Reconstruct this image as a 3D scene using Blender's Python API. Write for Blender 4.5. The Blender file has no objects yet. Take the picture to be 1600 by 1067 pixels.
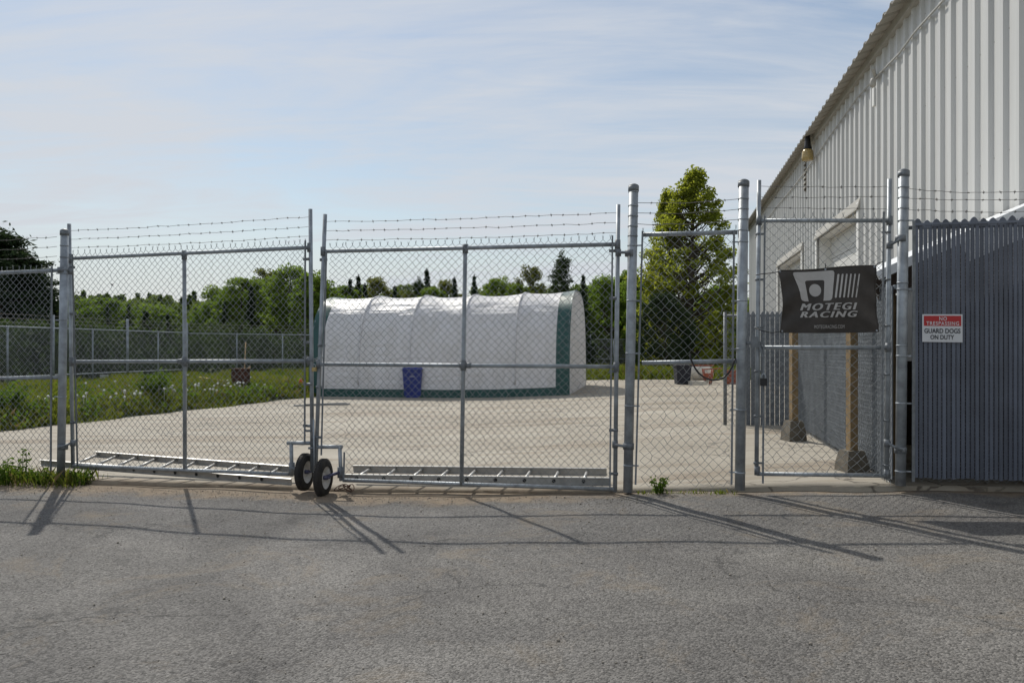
import bpy, math, random
import numpy as np
from mathutils import Vector, Matrix

R = math.radians
random.seed(7)
rng = np.random.default_rng(7)
scene = bpy.context.scene
C = scene.collection

# ---------------------------------------------------------------- camera
F = 1225.0                       # focal length in pixels of a 1600 px wide frame
CAMZ = 1.4
cam_data = bpy.data.cameras.new('camera')
cam_data.sensor_width = 36.0
cam_data.lens = F / 1600 * 36.0
cam_data.shift_y = 11.5 / 1600
cam_data.clip_end = 4000
cam = bpy.data.objects.new('camera', cam_data)
cam.location = (0, 0, CAMZ)
cam.rotation_euler = (R(90), 0, 0)
C.objects.link(cam)
scene.camera = cam

# ---------------------------------------------------------------- sky, sun, exposure
SUN_AZ, SUN_EL = R(-25.0), R(46.5)       # azimuth from +Y towards +X
world = bpy.data.worlds.new('World')
scene.world = world
world.use_nodes = True
wn, wl = world.node_tree.nodes, world.node_tree.links
bg = wn['Background']
sky = wn.new('ShaderNodeTexSky')
sky.sky_type = 'NISHITA'
sky.sun_disc = False
sky.sun_elevation = SUN_EL
sky.sun_rotation = SUN_AZ
sky.air_density = 1.25
sky.dust_density = 0.55
sky.ozone_density = 1.2
# thin cirrus, the same all round the dome
tc = wn.new('ShaderNodeTexCoord')
sep = wn.new('ShaderNodeSeparateXYZ'); wl.new(tc.outputs['Generated'], sep.inputs[0])
zz = wn.new('ShaderNodeMath'); zz.operation = 'MAXIMUM'; zz.inputs[1].default_value = 0.0; wl.new(sep.outputs['Z'], zz.inputs[0])
za_ = wn.new('ShaderNodeMath'); za_.operation = 'ADD'; za_.inputs[1].default_value = 0.14; wl.new(zz.outputs[0], za_.inputs[0])
dx = wn.new('ShaderNodeMath'); dx.operation = 'DIVIDE'; wl.new(sep.outputs['X'], dx.inputs[0]); wl.new(za_.outputs[0], dx.inputs[1])
dy = wn.new('ShaderNodeMath'); dy.operation = 'DIVIDE'; wl.new(sep.outputs['Y'], dy.inputs[0]); wl.new(za_.outputs[0], dy.inputs[1])
cmb = wn.new('ShaderNodeCombineXYZ'); wl.new(dx.outputs[0], cmb.inputs[0]); wl.new(dy.outputs[0], cmb.inputs[1])
mp = wn.new('ShaderNodeMapping'); mp.inputs['Rotation'].default_value = (0, 0, R(-20)); mp.inputs['Scale'].default_value = (0.42, 1.15, 1.0)
mp.inputs['Location'].default_value = (-6, -2, 0)
wl.new(cmb.outputs[0], mp.inputs[0])
n1 = wn.new('ShaderNodeTexNoise'); n1.inputs['Scale'].default_value = 1.05; n1.inputs['Detail'].default_value = 10; n1.inputs['Roughness'].default_value = 0.60; n1.inputs['Distortion'].default_value = 0.9
wl.new(mp.outputs[0], n1.inputs['Vector'])
cr = wn.new('ShaderNodeMapRange'); cr.inputs['From Min'].default_value = 0.36; cr.inputs['From Max'].default_value = 0.62
cr.inputs['To Min'].default_value = 0.24; cr.inputs['To Max'].default_value = 0.95
n2 = wn.new('ShaderNodeTexNoise'); n2.inputs['Scale'].default_value = 3.4; n2.inputs['Detail'].default_value = 8; n2.inputs['Roughness'].default_value = 0.62; n2.inputs['Distortion'].default_value = 1.6
mp2 = wn.new('ShaderNodeMapping'); mp2.inputs['Rotation'].default_value = (0, 0, R(-31)); mp2.inputs['Scale'].default_value = (0.28, 1.3, 1.0); wl.new(cmb.outputs[0], mp2.inputs[0]); wl.new(mp2.outputs[0], n2.inputs['Vector'])
nm = wn.new('ShaderNodeMath'); nm.operation = 'MULTIPLY_ADD'; nm.inputs[1].default_value = 0.40; nm.inputs[2].default_value = -0.20; wl.new(n2.outputs['Fac'], nm.inputs[0])
na = wn.new('ShaderNodeMath'); na.operation = 'ADD'; wl.new(n1.outputs['Fac'], na.inputs[0]); wl.new(nm.outputs[0], na.inputs[1])
wl.new(na.outputs[0], cr.inputs['Value'])
mx = wn.new('ShaderNodeMix'); mx.data_type = 'RGBA'
mx.inputs['B'].default_value = (6.9, 7.25, 7.8, 1)
hz = wn.new('ShaderNodeMapRange'); hz.interpolation_type = 'SMOOTHSTEP'; hz.inputs['From Min'].default_value = 0.0; hz.inputs['From Max'].default_value = 0.26
hz.inputs['To Min'].default_value = 0.88; hz.inputs['To Max'].default_value = 0.0; wl.new(zz.outputs[0], hz.inputs['Value'])
hm = wn.new('ShaderNodeMath'); hm.operation = 'MAXIMUM'; wl.new(cr.outputs[0], hm.inputs[0]); wl.new(hz.outputs[0], hm.inputs[1])
wl.new(hm.outputs[0], mx.inputs['Factor']); wl.new(sky.outputs[0], mx.inputs['A'])
wl.new(mx.outputs['Result'], bg.inputs['Color'])
bg.inputs['Strength'].default_value = 0.093

sl = bpy.data.lights.new('sun', 'SUN')
sl.energy = 3.6
sl.angle = R(0.6)
sl.color = (1.0, 0.95, 0.86)
sun = bpy.data.objects.new('sun', sl)
sdir = Vector((math.sin(SUN_AZ) * math.cos(SUN_EL), math.cos(SUN_AZ) * math.cos(SUN_EL), math.sin(SUN_EL)))
sun.rotation_euler = sdir.to_track_quat('Z', 'Y').to_euler()
sun.location = (-20, 40, 40)
C.objects.link(sun)

vs = scene.view_settings
vs.view_transform = 'Standard'
vs.look = 'None'
vs.exposure = 0.0
vs.gamma = 1.0
vs.use_curve_mapping = False
scene.cycles.max_bounces = 6
scene.cycles.transparent_max_bounces = 8

# ---------------------------------------------------------------- site frame
# u runs along the gate line (to the right), v runs into the yard along the big building
A = R(10.9)
U = Vector((math.cos(A), -math.sin(A), 0))
V = Vector((math.sin(A), math.cos(A), 0))
VF = 7.757                       # v of the gate line


def W(u, v, z=0.0):
    p = U * u + V * v
    return Vector((p.x, p.y, z))


def ray(x, y):
    return Vector(((x - 800) / F, 1.0, (545 - y) / F))


def at(x, y, Y):
    return Vector((0, 0, CAMZ)) + ray(x, y) * Y


def on_v(x, y, v=VF):
    d = ray(x, y)
    return Vector((0, 0, CAMZ)) + d * (v / d.dot(V))


def on_u(x, y, u):
    d = ray(x, y)
    return Vector((0, 0, CAMZ)) + d * (u / d.dot(U))


TX = [-400, -12, -5, -2, -0.5, 1.1, 2.2, 2.9, 3.6, 6, 30, 400]
TZ = [-.10, -.10, -.10, -.10, -.07, 0.0, .06, .11, .13, .16, .2, .2]
AZ = [-.13, -.13, -.125, -.112, -.09, -.02, .022, .055, .085, .12, .15, .15]


def zy(X):
    return float(np.interp(X, TX, TZ))


def zasp(X):
    return float(np.interp(X, TX, AZ))


def on_yard(x, y):
    z = 0.0
    for _ in range(8):
        Y = (CAMZ - z) * F / (y - 545)
        z = zy((x - 800) / F * Y)
    p = at(x, y, Y)
    p.z = z
    return p


# ---------------------------------------------------------------- materials
MATS = {}


def nodes(m):
    m.use_nodes = True
    return m.node_tree.nodes, m.node_tree.links, m.node_tree.nodes['Principled BSDF']


def mat(name, col, rough=0.6, metal=0.0, noise=0.0, nscale=8.0, bump=0.0, bscale=60.0, spec=0.5, col2=None, detail=5.0):
    m = bpy.data.materials.new(name)
    N, L, b = nodes(m)
    b.inputs['Roughness'].default_value = rough
    b.inputs['Metallic'].default_value = metal
    b.inputs['Specular IOR Level'].default_value = spec
    b.inputs['Base Color'].default_value = (*col, 1)
    if noise > 0 or col2:
        g = N.new('ShaderNodeNewGeometry')
        t = N.new('ShaderNodeTexNoise')
        t.inputs['Scale'].default_value = nscale
        t.inputs['Detail'].default_value = detail
        t.inputs['Roughness'].default_value = 0.65
        L.new(g.outputs['Position'], t.inputs['Vector'])
        r = N.new('ShaderNodeMapRange')
        r.inputs['From Min'].default_value = 0.3
        r.inputs['From Max'].default_value = 0.7
        L.new(t.outputs['Fac'], r.inputs['Value'])
        x = N.new('ShaderNodeMix')
        x.data_type = 'RGBA'
        c2 = col2 if col2 else tuple(c * (1 + noise) for c in col)
        c1 = col if col2 else tuple(c * (1 - noise) for c in col)
        x.inputs['A'].default_value = (*c1, 1)
        x.inputs['B'].default_value = (*c2, 1)
        L.new(r.outputs[0], x.inputs['Factor'])
        L.new(x.outputs['Result'], b.inputs['Base Color'])
    if bump > 0:
        g = N.new('ShaderNodeNewGeometry')
        t = N.new('ShaderNodeTexNoise')
        t.inputs['Scale'].default_value = bscale
        t.inputs['Detail'].default_value = 4
        L.new(g.outputs['Position'], t.inputs['Vector'])
        bp = N.new('ShaderNodeBump')
        bp.inputs['Strength'].default_value = 1.0
        bp.inputs['Distance'].default_value = bump
        L.new(t.outputs['Fac'], bp.inputs['Height'])
        L.new(bp.outputs[0], b.inputs['Normal'])
    MATS[name] = m
    return m


mat('galv', (.30, .33, .36), .5, .35, .34, 7, .0008, 60)
mat('galv_dark', (.17, .185, .20), .55, .3, .3, 18, .0006, 90)
mat('wire', (.30, .32, .33), .5, .45, .25, 5)
mat('barb', (.16, .15, .14), .6, .4, .4, 6)
mat('aluminium', (.42, .415, .40), .42, .5, .2, 9)
mat('rubber', (.016, .016, .017), .85, 0, 0, 14, .001, 120, .4, (.045, .040, .034))
mat('rim_white', (.66, .66, .65), .45, 0, 0, 9, 0, 60, .5, (.42, .39, .34))
mat('axle', (.10, .10, .16), .45, .6)
mat('black_plastic', (.012, .012, .013), .5)
mat('slat_dark', (.105, .122, .160), .5, 0, .2, 3.0)
_m = MATS['slat_dark']; _n = _m.node_tree; _b = _n.nodes['Principled BSDF']
_src = _b.inputs['Base Color'].links[0].from_socket
_oi = _n.nodes.new('ShaderNodeObjectInfo'); _mr = _n.nodes.new('ShaderNodeMapRange'); _mr.inputs['To Min'].default_value = .72; _mr.inputs['To Max'].default_value = 1.2
_n.links.new(_oi.outputs['Random'], _mr.inputs['Value'])
_hs = _n.nodes.new('ShaderNodeHueSaturation'); _n.links.new(_mr.outputs[0], _hs.inputs['Value']); _n.links.new(_src, _hs.inputs['Color']); _n.links.new(_hs.outputs[0], _b.inputs['Base Color'])
mat('slat_grey', (.17, .19, .215), .55, 0, .2, 5.0)
mat('wall_white', (.56, .56, .545), .42, 0, .11, .9)
_m = MATS['wall_white']; _n = _m.node_tree
for _t in [q for q in _n.nodes if q.type == 'TEX_NOISE']:
    _mp = _n.nodes.new('ShaderNodeMapping'); _mp.inputs['Scale'].default_value = (4.0, 4.0, .25)
    _g = _n.nodes.new('ShaderNodeNewGeometry')
    _n.links.new(_g.outputs['Position'], _mp.inputs[0]); _n.links.new(_mp.outputs[0], _t.inputs['Vector'])
mat('trim_grey', (.40, .385, .35), .6, 0, .15, 3)
mat('soffit', (.38, .36, .32), .6, 0, .12, 2)
mat('trim_white', (.75, .75, .73), .5, 0, .06, 3)
mat('door_white', (.62, .62, .60), .5, 0, .06, 2)
mat('roof_metal', (.35, .35, .34), .45, .3, .15, 2)
mat('shed_roof', (.78, .80, .82), .45, 0, .08, 3)
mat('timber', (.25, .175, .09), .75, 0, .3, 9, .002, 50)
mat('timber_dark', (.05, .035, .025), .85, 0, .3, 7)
mat('concrete_block', (.135, .118, .092), .9, 0, .3, 9, .006, 40)
mat('shelter_green', (.008, .062, .056), .38, 0, .25, 3, .006, 6)
mat('bin_blue', (.018, .034, .20), .45, 0, .15, 4)
mat('bag_white', (.75, .76, .78), .5)
mat('rust', (.075, .032, .02), .85, 0, .5, 9, .003, 30)
mat('rust_red', (.28, .075, .04), .7, 0, .4, 8)
mat('tank_white', (.60, .58, .52), .5, 0, .18, 3)
mat('stick', (.42, .30, .17), .8, 0, .3, 9)
mat('sign_white', (.58, .60, .63), .4, 0, .04, 6)
mat('sign_red', (.40, .012, .016), .4)
mat('ink', (.012, .013, .022), .5)
mat('banner_black', (.036, .030, .026), .55, 0, .45, 5.5)
mat('banner_print', (.42, .41, .40), .6, 0, .12, 5)
mat('bulb_glass', (.42, .31, .13), .2, 0, .45, 30)
mat('cable', (.42, .42, .40), .6)
mat('bark', (.075, .06, .045), .9, 0, .4, 5)
mat('birch_bark', (.30, .28, .25), .9, 0, .5, 5)
mat('puff', (.72, .72, .68), .9)
mat('orange_cloth', (.55, .12, .02), .8)
mat('bird_dark', (.02, .02, .025), .8)
mat('dark_navy', (.012, .014, .026), .6)
mat('gravel_stone', (.24, .215, .18), .85, 0, .45, 40)
mat('hill_earth', (.04, .06, .02), .95, 0, .4, .2)


def shelter_fabric():
    m = bpy.data.materials.new('shelter_white')
    N, L, b = nodes(m)
    b.inputs['Base Color'].default_value = (.88, .88, .90, 1)
    b.inputs['Roughness'].default_value = 0.46
    gn = N.new('ShaderNodeNewGeometry'); gm = N.new('ShaderNodeMapping'); gm.inputs['Scale'].default_value = (2.2, 2.2, .5); L.new(gn.outputs['Position'], gm.inputs[0])
    gt = N.new('ShaderNodeTexNoise'); gt.inputs['Scale'].default_value = 1.6; gt.inputs['Detail'].default_value = 6; gt.inputs['Roughness'].default_value = .7; L.new(gm.outputs[0], gt.inputs['Vector'])
    gr_ = N.new('ShaderNodeMapRange'); gr_.inputs['From Min'].default_value = .42; gr_.inputs['From Max'].default_value = .72; L.new(gt.outputs['Fac'], gr_.inputs['Value'])
    gx_ = N.new('ShaderNodeMix'); gx_.data_type = 'RGBA'; gx_.inputs['A'].default_value = (.88, .88, .90, 1); gx_.inputs['B'].default_value = (.72, .71, .69, 1)
    L.new(gr_.outputs[0], gx_.inputs['Factor']); L.new(gx_.outputs['Result'], b.inputs['Base Color'])
    g = N.new('ShaderNodeNewGeometry')
    mpp = N.new('ShaderNodeMapping'); mpp.inputs['Scale'].default_value = (.55, .55, 4.2)
    mpp.inputs['Rotation'].default_value = (0, R(14), 0)
    L.new(g.outputs['Position'], mpp.inputs[0])
    t = N.new('ShaderNodeTexNoise'); t.inputs['Scale'].default_value = 1.25; t.inputs['Detail'].default_value = 3; t.inputs['Distortion'].default_value = .8
    L.new(mpp.outputs[0], t.inputs['Vector'])
    bp = N.new('ShaderNodeBump'); bp.inputs['Distance'].default_value = .075; bp.inputs['Strength'].default_value = .85
    L.new(t.outputs['Fac'], bp.inputs['Height']); L.new(bp.outputs[0], b.inputs['Normal'])
    tr = N.new('ShaderNodeBsdfTranslucent'); tr.inputs['Color'].default_value = (.62, .62, .66, 1)
    ms = N.new('ShaderNodeMixShader'); ms.inputs[0].default_value = .34
    out = N['Material Output']
    L.new(b.outputs[0], ms.inputs[1]); L.new(tr.outputs[0], ms.inputs[2]); L.new(ms.outputs[0], out.inputs['Surface'])
    MATS['shelter_white'] = m


shelter_fabric()


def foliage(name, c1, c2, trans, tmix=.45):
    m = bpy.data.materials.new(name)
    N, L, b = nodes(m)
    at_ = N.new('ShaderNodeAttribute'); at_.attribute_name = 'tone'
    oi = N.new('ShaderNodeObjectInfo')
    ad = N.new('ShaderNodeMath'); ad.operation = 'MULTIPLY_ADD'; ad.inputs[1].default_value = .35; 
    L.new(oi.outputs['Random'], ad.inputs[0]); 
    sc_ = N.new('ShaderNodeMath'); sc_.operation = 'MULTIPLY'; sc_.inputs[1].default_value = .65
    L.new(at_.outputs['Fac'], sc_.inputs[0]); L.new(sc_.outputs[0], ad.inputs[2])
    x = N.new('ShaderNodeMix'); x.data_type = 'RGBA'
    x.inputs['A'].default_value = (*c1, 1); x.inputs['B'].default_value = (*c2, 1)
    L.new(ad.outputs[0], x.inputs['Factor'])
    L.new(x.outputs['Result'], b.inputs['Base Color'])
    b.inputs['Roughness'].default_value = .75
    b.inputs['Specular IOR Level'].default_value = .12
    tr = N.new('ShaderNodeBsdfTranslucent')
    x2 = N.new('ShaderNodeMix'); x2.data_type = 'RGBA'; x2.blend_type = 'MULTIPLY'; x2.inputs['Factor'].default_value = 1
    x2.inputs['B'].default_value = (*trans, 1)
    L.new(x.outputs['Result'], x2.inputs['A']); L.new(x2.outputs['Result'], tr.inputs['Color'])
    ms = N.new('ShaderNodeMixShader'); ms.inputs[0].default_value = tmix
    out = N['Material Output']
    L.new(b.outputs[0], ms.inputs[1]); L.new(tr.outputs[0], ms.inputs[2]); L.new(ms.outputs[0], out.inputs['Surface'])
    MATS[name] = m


foliage('leaf_spring', (.056, .094, .018), (.132, .172, .038), (1.95, 2.1, 1.2), .58)
foliage('leaf_birch', (.105, .135, .024), (.195, .215, .046), (2.5, 2.3, 1.2), .62)
foliage('leaf_olive', (.075, .090, .030), (.130, .145, .048), (1.9, 1.8, 1.1), .55)
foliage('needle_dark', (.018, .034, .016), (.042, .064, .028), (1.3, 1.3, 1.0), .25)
foliage('needle_pine', (.032, .052, .022), (.065, .088, .036), (1.5, 1.5, 1.0), .3)
foliage('leaf_wood', (.036, .062, .022), (.105, .140, .044), (1.8, 1.8, 1.2), .5)  # far wood leaves, slight distance haze put into their colour
foliage('leaf_shade', (.022, .038, .014), (.060, .082, .026), (1.5, 1.6, 1.1), .35)  # undergrowth leaves, with the shade beneath the trees put into their colour
foliage('dry_stem', (.16, .125, .06), (.28, .22, .11), (1.3, 1.2, 1.0), .35)
foliage('grass_blade', (.060, .088, .014), (.150, .170, .040), (1.8, 1.8, 1.0), .45)
foliage('weed_leaf', (.045, .090, .014), (.100, .150, .028), (1.9, 1.9, 1.0), .45)


def ground_materials():
    # asphalt -----------------------------------------------------------
    m = bpy.data.materials.new('asphalt')
    N, L, b = nodes(m)
    g = N.new('ShaderNodeNewGeometry')

    def noise(scale, detail=4, rough=.6, dist=0.0):
        t = N.new('ShaderNodeTexNoise'); t.inputs['Scale'].default_value = scale; t.inputs['Detail'].default_value = detail
        t.inputs['Roughness'].default_value = rough; t.inputs['Distortion'].default_value = dist
        L.new(g.outputs['Position'], t.inputs['Vector'])
        return t.outputs['Fac']

    def rng_(src, a, c, d=0.0, e=1.0):
        r = N.new('ShaderNodeMapRange'); r.inputs['From Min'].default_value = a; r.inputs['From Max'].default_value = c
        r.inputs['To Min'].default_value = d; r.inputs['To Max'].default_value = e
        L.new(src, r.inputs['Value']); return r.outputs[0]

    def mixc(fac, a, c, mode='MIX'):
        x = N.new('ShaderNodeMix'); x.data_type = 'RGBA'; x.blend_type = mode
        for key, val in (('A', a), ('B', c)):
            if isinstance(val, tuple):
                x.inputs[key].default_value = (*val, 1)
            else:
                L.new(val, x.inputs[key])
        if isinstance(fac, float):
            x.inputs['Factor'].default_value = fac
        else:
            L.new(fac, x.inputs['Factor'])
        return x.outputs['Result']

    def mth(op, a, c):
        x = N.new('ShaderNodeMath'); x.operation = op
        for i, val in enumerate((a, c)):
            if isinstance(val, (float, int)):
                x.inputs[i].default_value = val
            else:
                L.new(val, x.inputs[i])
        return x.outputs[0]

    base = mixc(rng_(noise(.6, 7, .68, .8), .32, .68), (.108, .103, .099), (.188, .180, .168))
    vor = N.new('ShaderNodeTexVoronoi'); vor.inputs['Scale'].default_value = 95
    L.new(g.outputs['Position'], vor.inputs['Vector'])
    stone = N.new('ShaderNodeSeparateColor'); L.new(vor.outputs['Color'], stone.inputs[0])
    agg = rng_(stone.outputs[0], 0, 1, .50, 1.55)
    gcol = N.new('ShaderNodeCombineColor')
    for i in range(3):
        L.new(agg, gcol.inputs[i])
    base = mixc(1.0, base, gcol.outputs[0], 'MULTIPLY')
    big = N.new('ShaderNodeCombineColor')
    bigv = rng_(noise(.33, 4, .55, 1.2), .32, .68, .80, 1.16)
    for i in range(3):
        L.new(bigv, big.inputs[i])
    base = mixc(1.0, base, big.outputs[0], 'MULTIPLY')
    base = mixc(rng_(noise(26, 5, .75), .36, .62, .0, .55), (.035, .034, .034), base) if False else base
    # fine dark pits
    base = mixc(rng_(noise(34, 4, .75), .30, .43, .80, 0.0), base, (.026, .025, .025))
    # tan wear patches
    base = mixc(rng_(noise(1.2, 7, .75, .6), .53, .70, 0, .55), base, (.24, .19, .13))
    # cracks
    cv = N.new('ShaderNodeTexVoronoi'); cv.feature = 'DISTANCE_TO_EDGE'; cv.inputs['Scale'].default_value = .33
    dn = N.new('ShaderNodeTexNoise'); dn.inputs['Scale'].default_value = 1.6; dn.inputs['Detail'].default_value = 5
    L.new(g.outputs['Position'], dn.inputs['Vector'])
    va = N.new('ShaderNodeVectorMath'); va.operation = 'SCALE'; va.inputs['Scale'].default_value = 1.3
    L.new(dn.outputs['Color'], va.inputs[0])
    vb = N.new('ShaderNodeVectorMath'); vb.operation = 'ADD'; L.new(g.outputs['Position'], vb.inputs[0]); L.new(va.outputs[0], vb.inputs[1])
    L.new(vb.outputs[0], cv.inputs['Vector'])
    crack = rng_(cv.outputs['Distance'], .0015, .006, 1, 0)
    crack = mth('MULTIPLY', crack, rng_(noise(.8, 4), .40, .55))
    base = mixc(mth('MULTIPLY', crack, .6), base, (.03, .03, .03))
    base = mixc(rng_(noise(1.9, 3, .5, .3), .66, .72, 0, .42), base, (.045, .043, .042))
    # sandy dirt along the gate line, left of the fixed panel
    dv = N.new('ShaderNodeVectorMath'); dv.operation = 'DOT_PRODUCT'; dv.inputs[1].default_value = V; L.new(g.outputs['Position'], dv.inputs[0])
    du = N.new('ShaderNodeVectorMath'); du.operation = 'DOT_PRODUCT'; du.inputs[1].default_value = U; L.new(g.outputs['Position'], du.inputs[0])
    edge = mth('ADD', dv.outputs['Value'], mth('MULTIPLY', mth('SUBTRACT', noise(3.2, 6, .65), .5), 1.0))
    left = rng_(du.outputs['Value'], -1.5, -.3, 0.0, .45)
    dirt = rng_(mth('SUBTRACT', edge, left), VF - .62, VF - .30)
    base = mixc(mth('MULTIPLY', dirt, .9), base, mixc(rng_(noise(9, 5), .3, .7), (.20, .145, .095), (.30, .24, .17)))
    L.new(base, b.inputs['Base Color'])
    b.inputs['Roughness'].default_value = .85
    b.inputs['Specular IOR Level'].default_value = .35
    hh = mth('ADD', mth('MULTIPLY', vor.outputs['Distance'], -.6), mth('MULTIPLY', noise(60, 4, .7), 1.0))
    bp = N.new('ShaderNodeBump'); bp.inputs['Distance'].default_value = .012; bp.inputs['Strength'].default_value = .9
    L.new(hh, bp.inputs['Height']); L.new(bp.outputs[0], b.inputs['Normal'])
    MATS['asphalt'] = m

    # concrete ------------------------------------------------------------
    m = bpy.data.materials.new('concrete')
    N, L, b = nodes(m)
    g = N.new('ShaderNodeNewGeometry')
    base = mixc(rng_(noise(.35, 6, .62), .3, .7), (.255, .225, .175), (.415, .380, .315))
    base = mixc(rng_(noise(6, 5, .7), .42, .62, 0, .30), base, (.27, .24, .20))
    st = N.new('ShaderNodeMapping'); st.inputs['Rotation'].default_value = (0, 0, -A); st.inputs['Scale'].default_value = (.22, 1.4, 1)
    t = N.new('ShaderNodeTexNoise'); t.inputs['Scale'].default_value = 1.1; t.inputs['Detail'].default_value = 6; t.inputs['Roughness'].default_value = .7
    L.new(g.outputs['Position'], st.inputs[0]); L.new(st.outputs[0], t.inputs['Vector'])
    base = mixc(rng_(t.outputs['Fac'], .49, .64, 0, .85), base, (.205, .158, .108))
    base = mixc(rng_(noise(150, 2), .3, .7, 0, .25), base, (.25, .23, .2))
    cv = N.new('ShaderNodeTexVoronoi'); cv.feature = 'DISTANCE_TO_EDGE'; cv.inputs['Scale'].default_value = 1.1
    dn = N.new('ShaderNodeTexNoise'); dn.inputs['Scale'].default_value = 2.2; dn.inputs['Detail'].default_value = 4
    L.new(g.outputs['Position'], dn.inputs['Vector'])
    va = N.new('ShaderNodeVectorMath'); va.operation = 'SCALE'; va.inputs['Scale'].default_value = .6
    L.new(dn.outputs['Color'], va.inputs[0])
    vb = N.new('ShaderNodeVectorMath'); vb.operation = 'ADD'; L.new(g.outputs['Position'], vb.inputs[0]); L.new(va.outputs[0], vb.inputs[1])
    L.new(vb.outputs[0], cv.inputs['Vector'])
    crack = mth('MULTIPLY', rng_(cv.outputs['Distance'], .006, .02, 1, 0), rng_(noise(.42, 3), .44, .56))
    base = mixc(mth('MULTIPLY', crack, .75), base, (.06, .05, .04))
    dv = N.new('ShaderNodeVectorMath'); dv.operation = 'DOT_PRODUCT'; dv.inputs[1].default_value = V; L.new(g.outputs['Position'], dv.inputs[0])
    du = N.new('ShaderNodeVectorMath'); du.operation = 'DOT_PRODUCT'; du.inputs[1].default_value = U; L.new(g.outputs['Position'], du.inputs[0])
    edge = mth('ADD', dv.outputs['Value'], mth('MULTIPLY', mth('SUBTRACT', noise(3.2, 6, .65), .5), .7))
    dd_ = mth('MULTIPLY', rng_(edge, VF + .14, VF + .42, 1, 0), rng_(du.outputs['Value'], -1.2, -.3, 1, 0))
    base = mixc(mth('MULTIPLY', dd_, .85), base, mixc(rng_(noise(9, 5), .3, .7), (.20, .145, .095), (.30, .24, .17)))
    L.new(base, b.inputs['Base Color'])
    b.inputs['Roughness'].default_value = .85
    bp = N.new('ShaderNodeBump'); bp.inputs['Distance'].default_value = .004
    L.new(noise(45, 5, .7), bp.inputs['Height']); L.new(bp.outputs[0], b.inputs['Normal'])
    MATS['concrete'] = m

    # earth / turf under the grass ------------------------------------------
    m = bpy.data.materials.new('turf')
    N, L, b = nodes(m)
    g = N.new('ShaderNodeNewGeometry')
    base = mixc(rng_(noise(.8, 6, .7), .3, .7), (.040, .062, .014), (.085, .105, .028))
    base = mixc(rng_(noise(5, 5, .7), .52, .68, 0, .7), base, (.10, .08, .045))
    L.new(base, b.inputs['Base Color'])
    b.inputs['Roughness'].default_value = .95
    bp = N.new('ShaderNodeBump'); bp.inputs['Distance'].default_value = .05
    L.new(noise(12, 5, .7), bp.inputs['Height']); L.new(bp.outputs[0], b.inputs['Normal'])
    MATS['turf'] = m


ground_materials()

# ---------------------------------------------------------------- builders
ORIGIN = {}


def tag(o, label=None, cat=None, group=None, kind=None):
    if label: o['label'] = label
    if cat: o['category'] = cat
    if group: o['group'] = group
    if kind: o['kind'] = kind
    return o


def thing(name, base, label, cat, group=None):
    o = bpy.data.objects.new(name, None)
    o.empty_display_size = .2
    o.location = base
    C.objects.link(o)
    ORIGIN[o.name] = Vector(base)
    return tag(o, label, cat, group)


def basis(d):
    d = d.normalized()
    up = Vector((0, 0, 1)) if abs(d.z) < .95 else Vector((0, 1, 0))
    s = d.cross(up).normalized()
    return s, s.cross(d).normalized()


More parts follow.
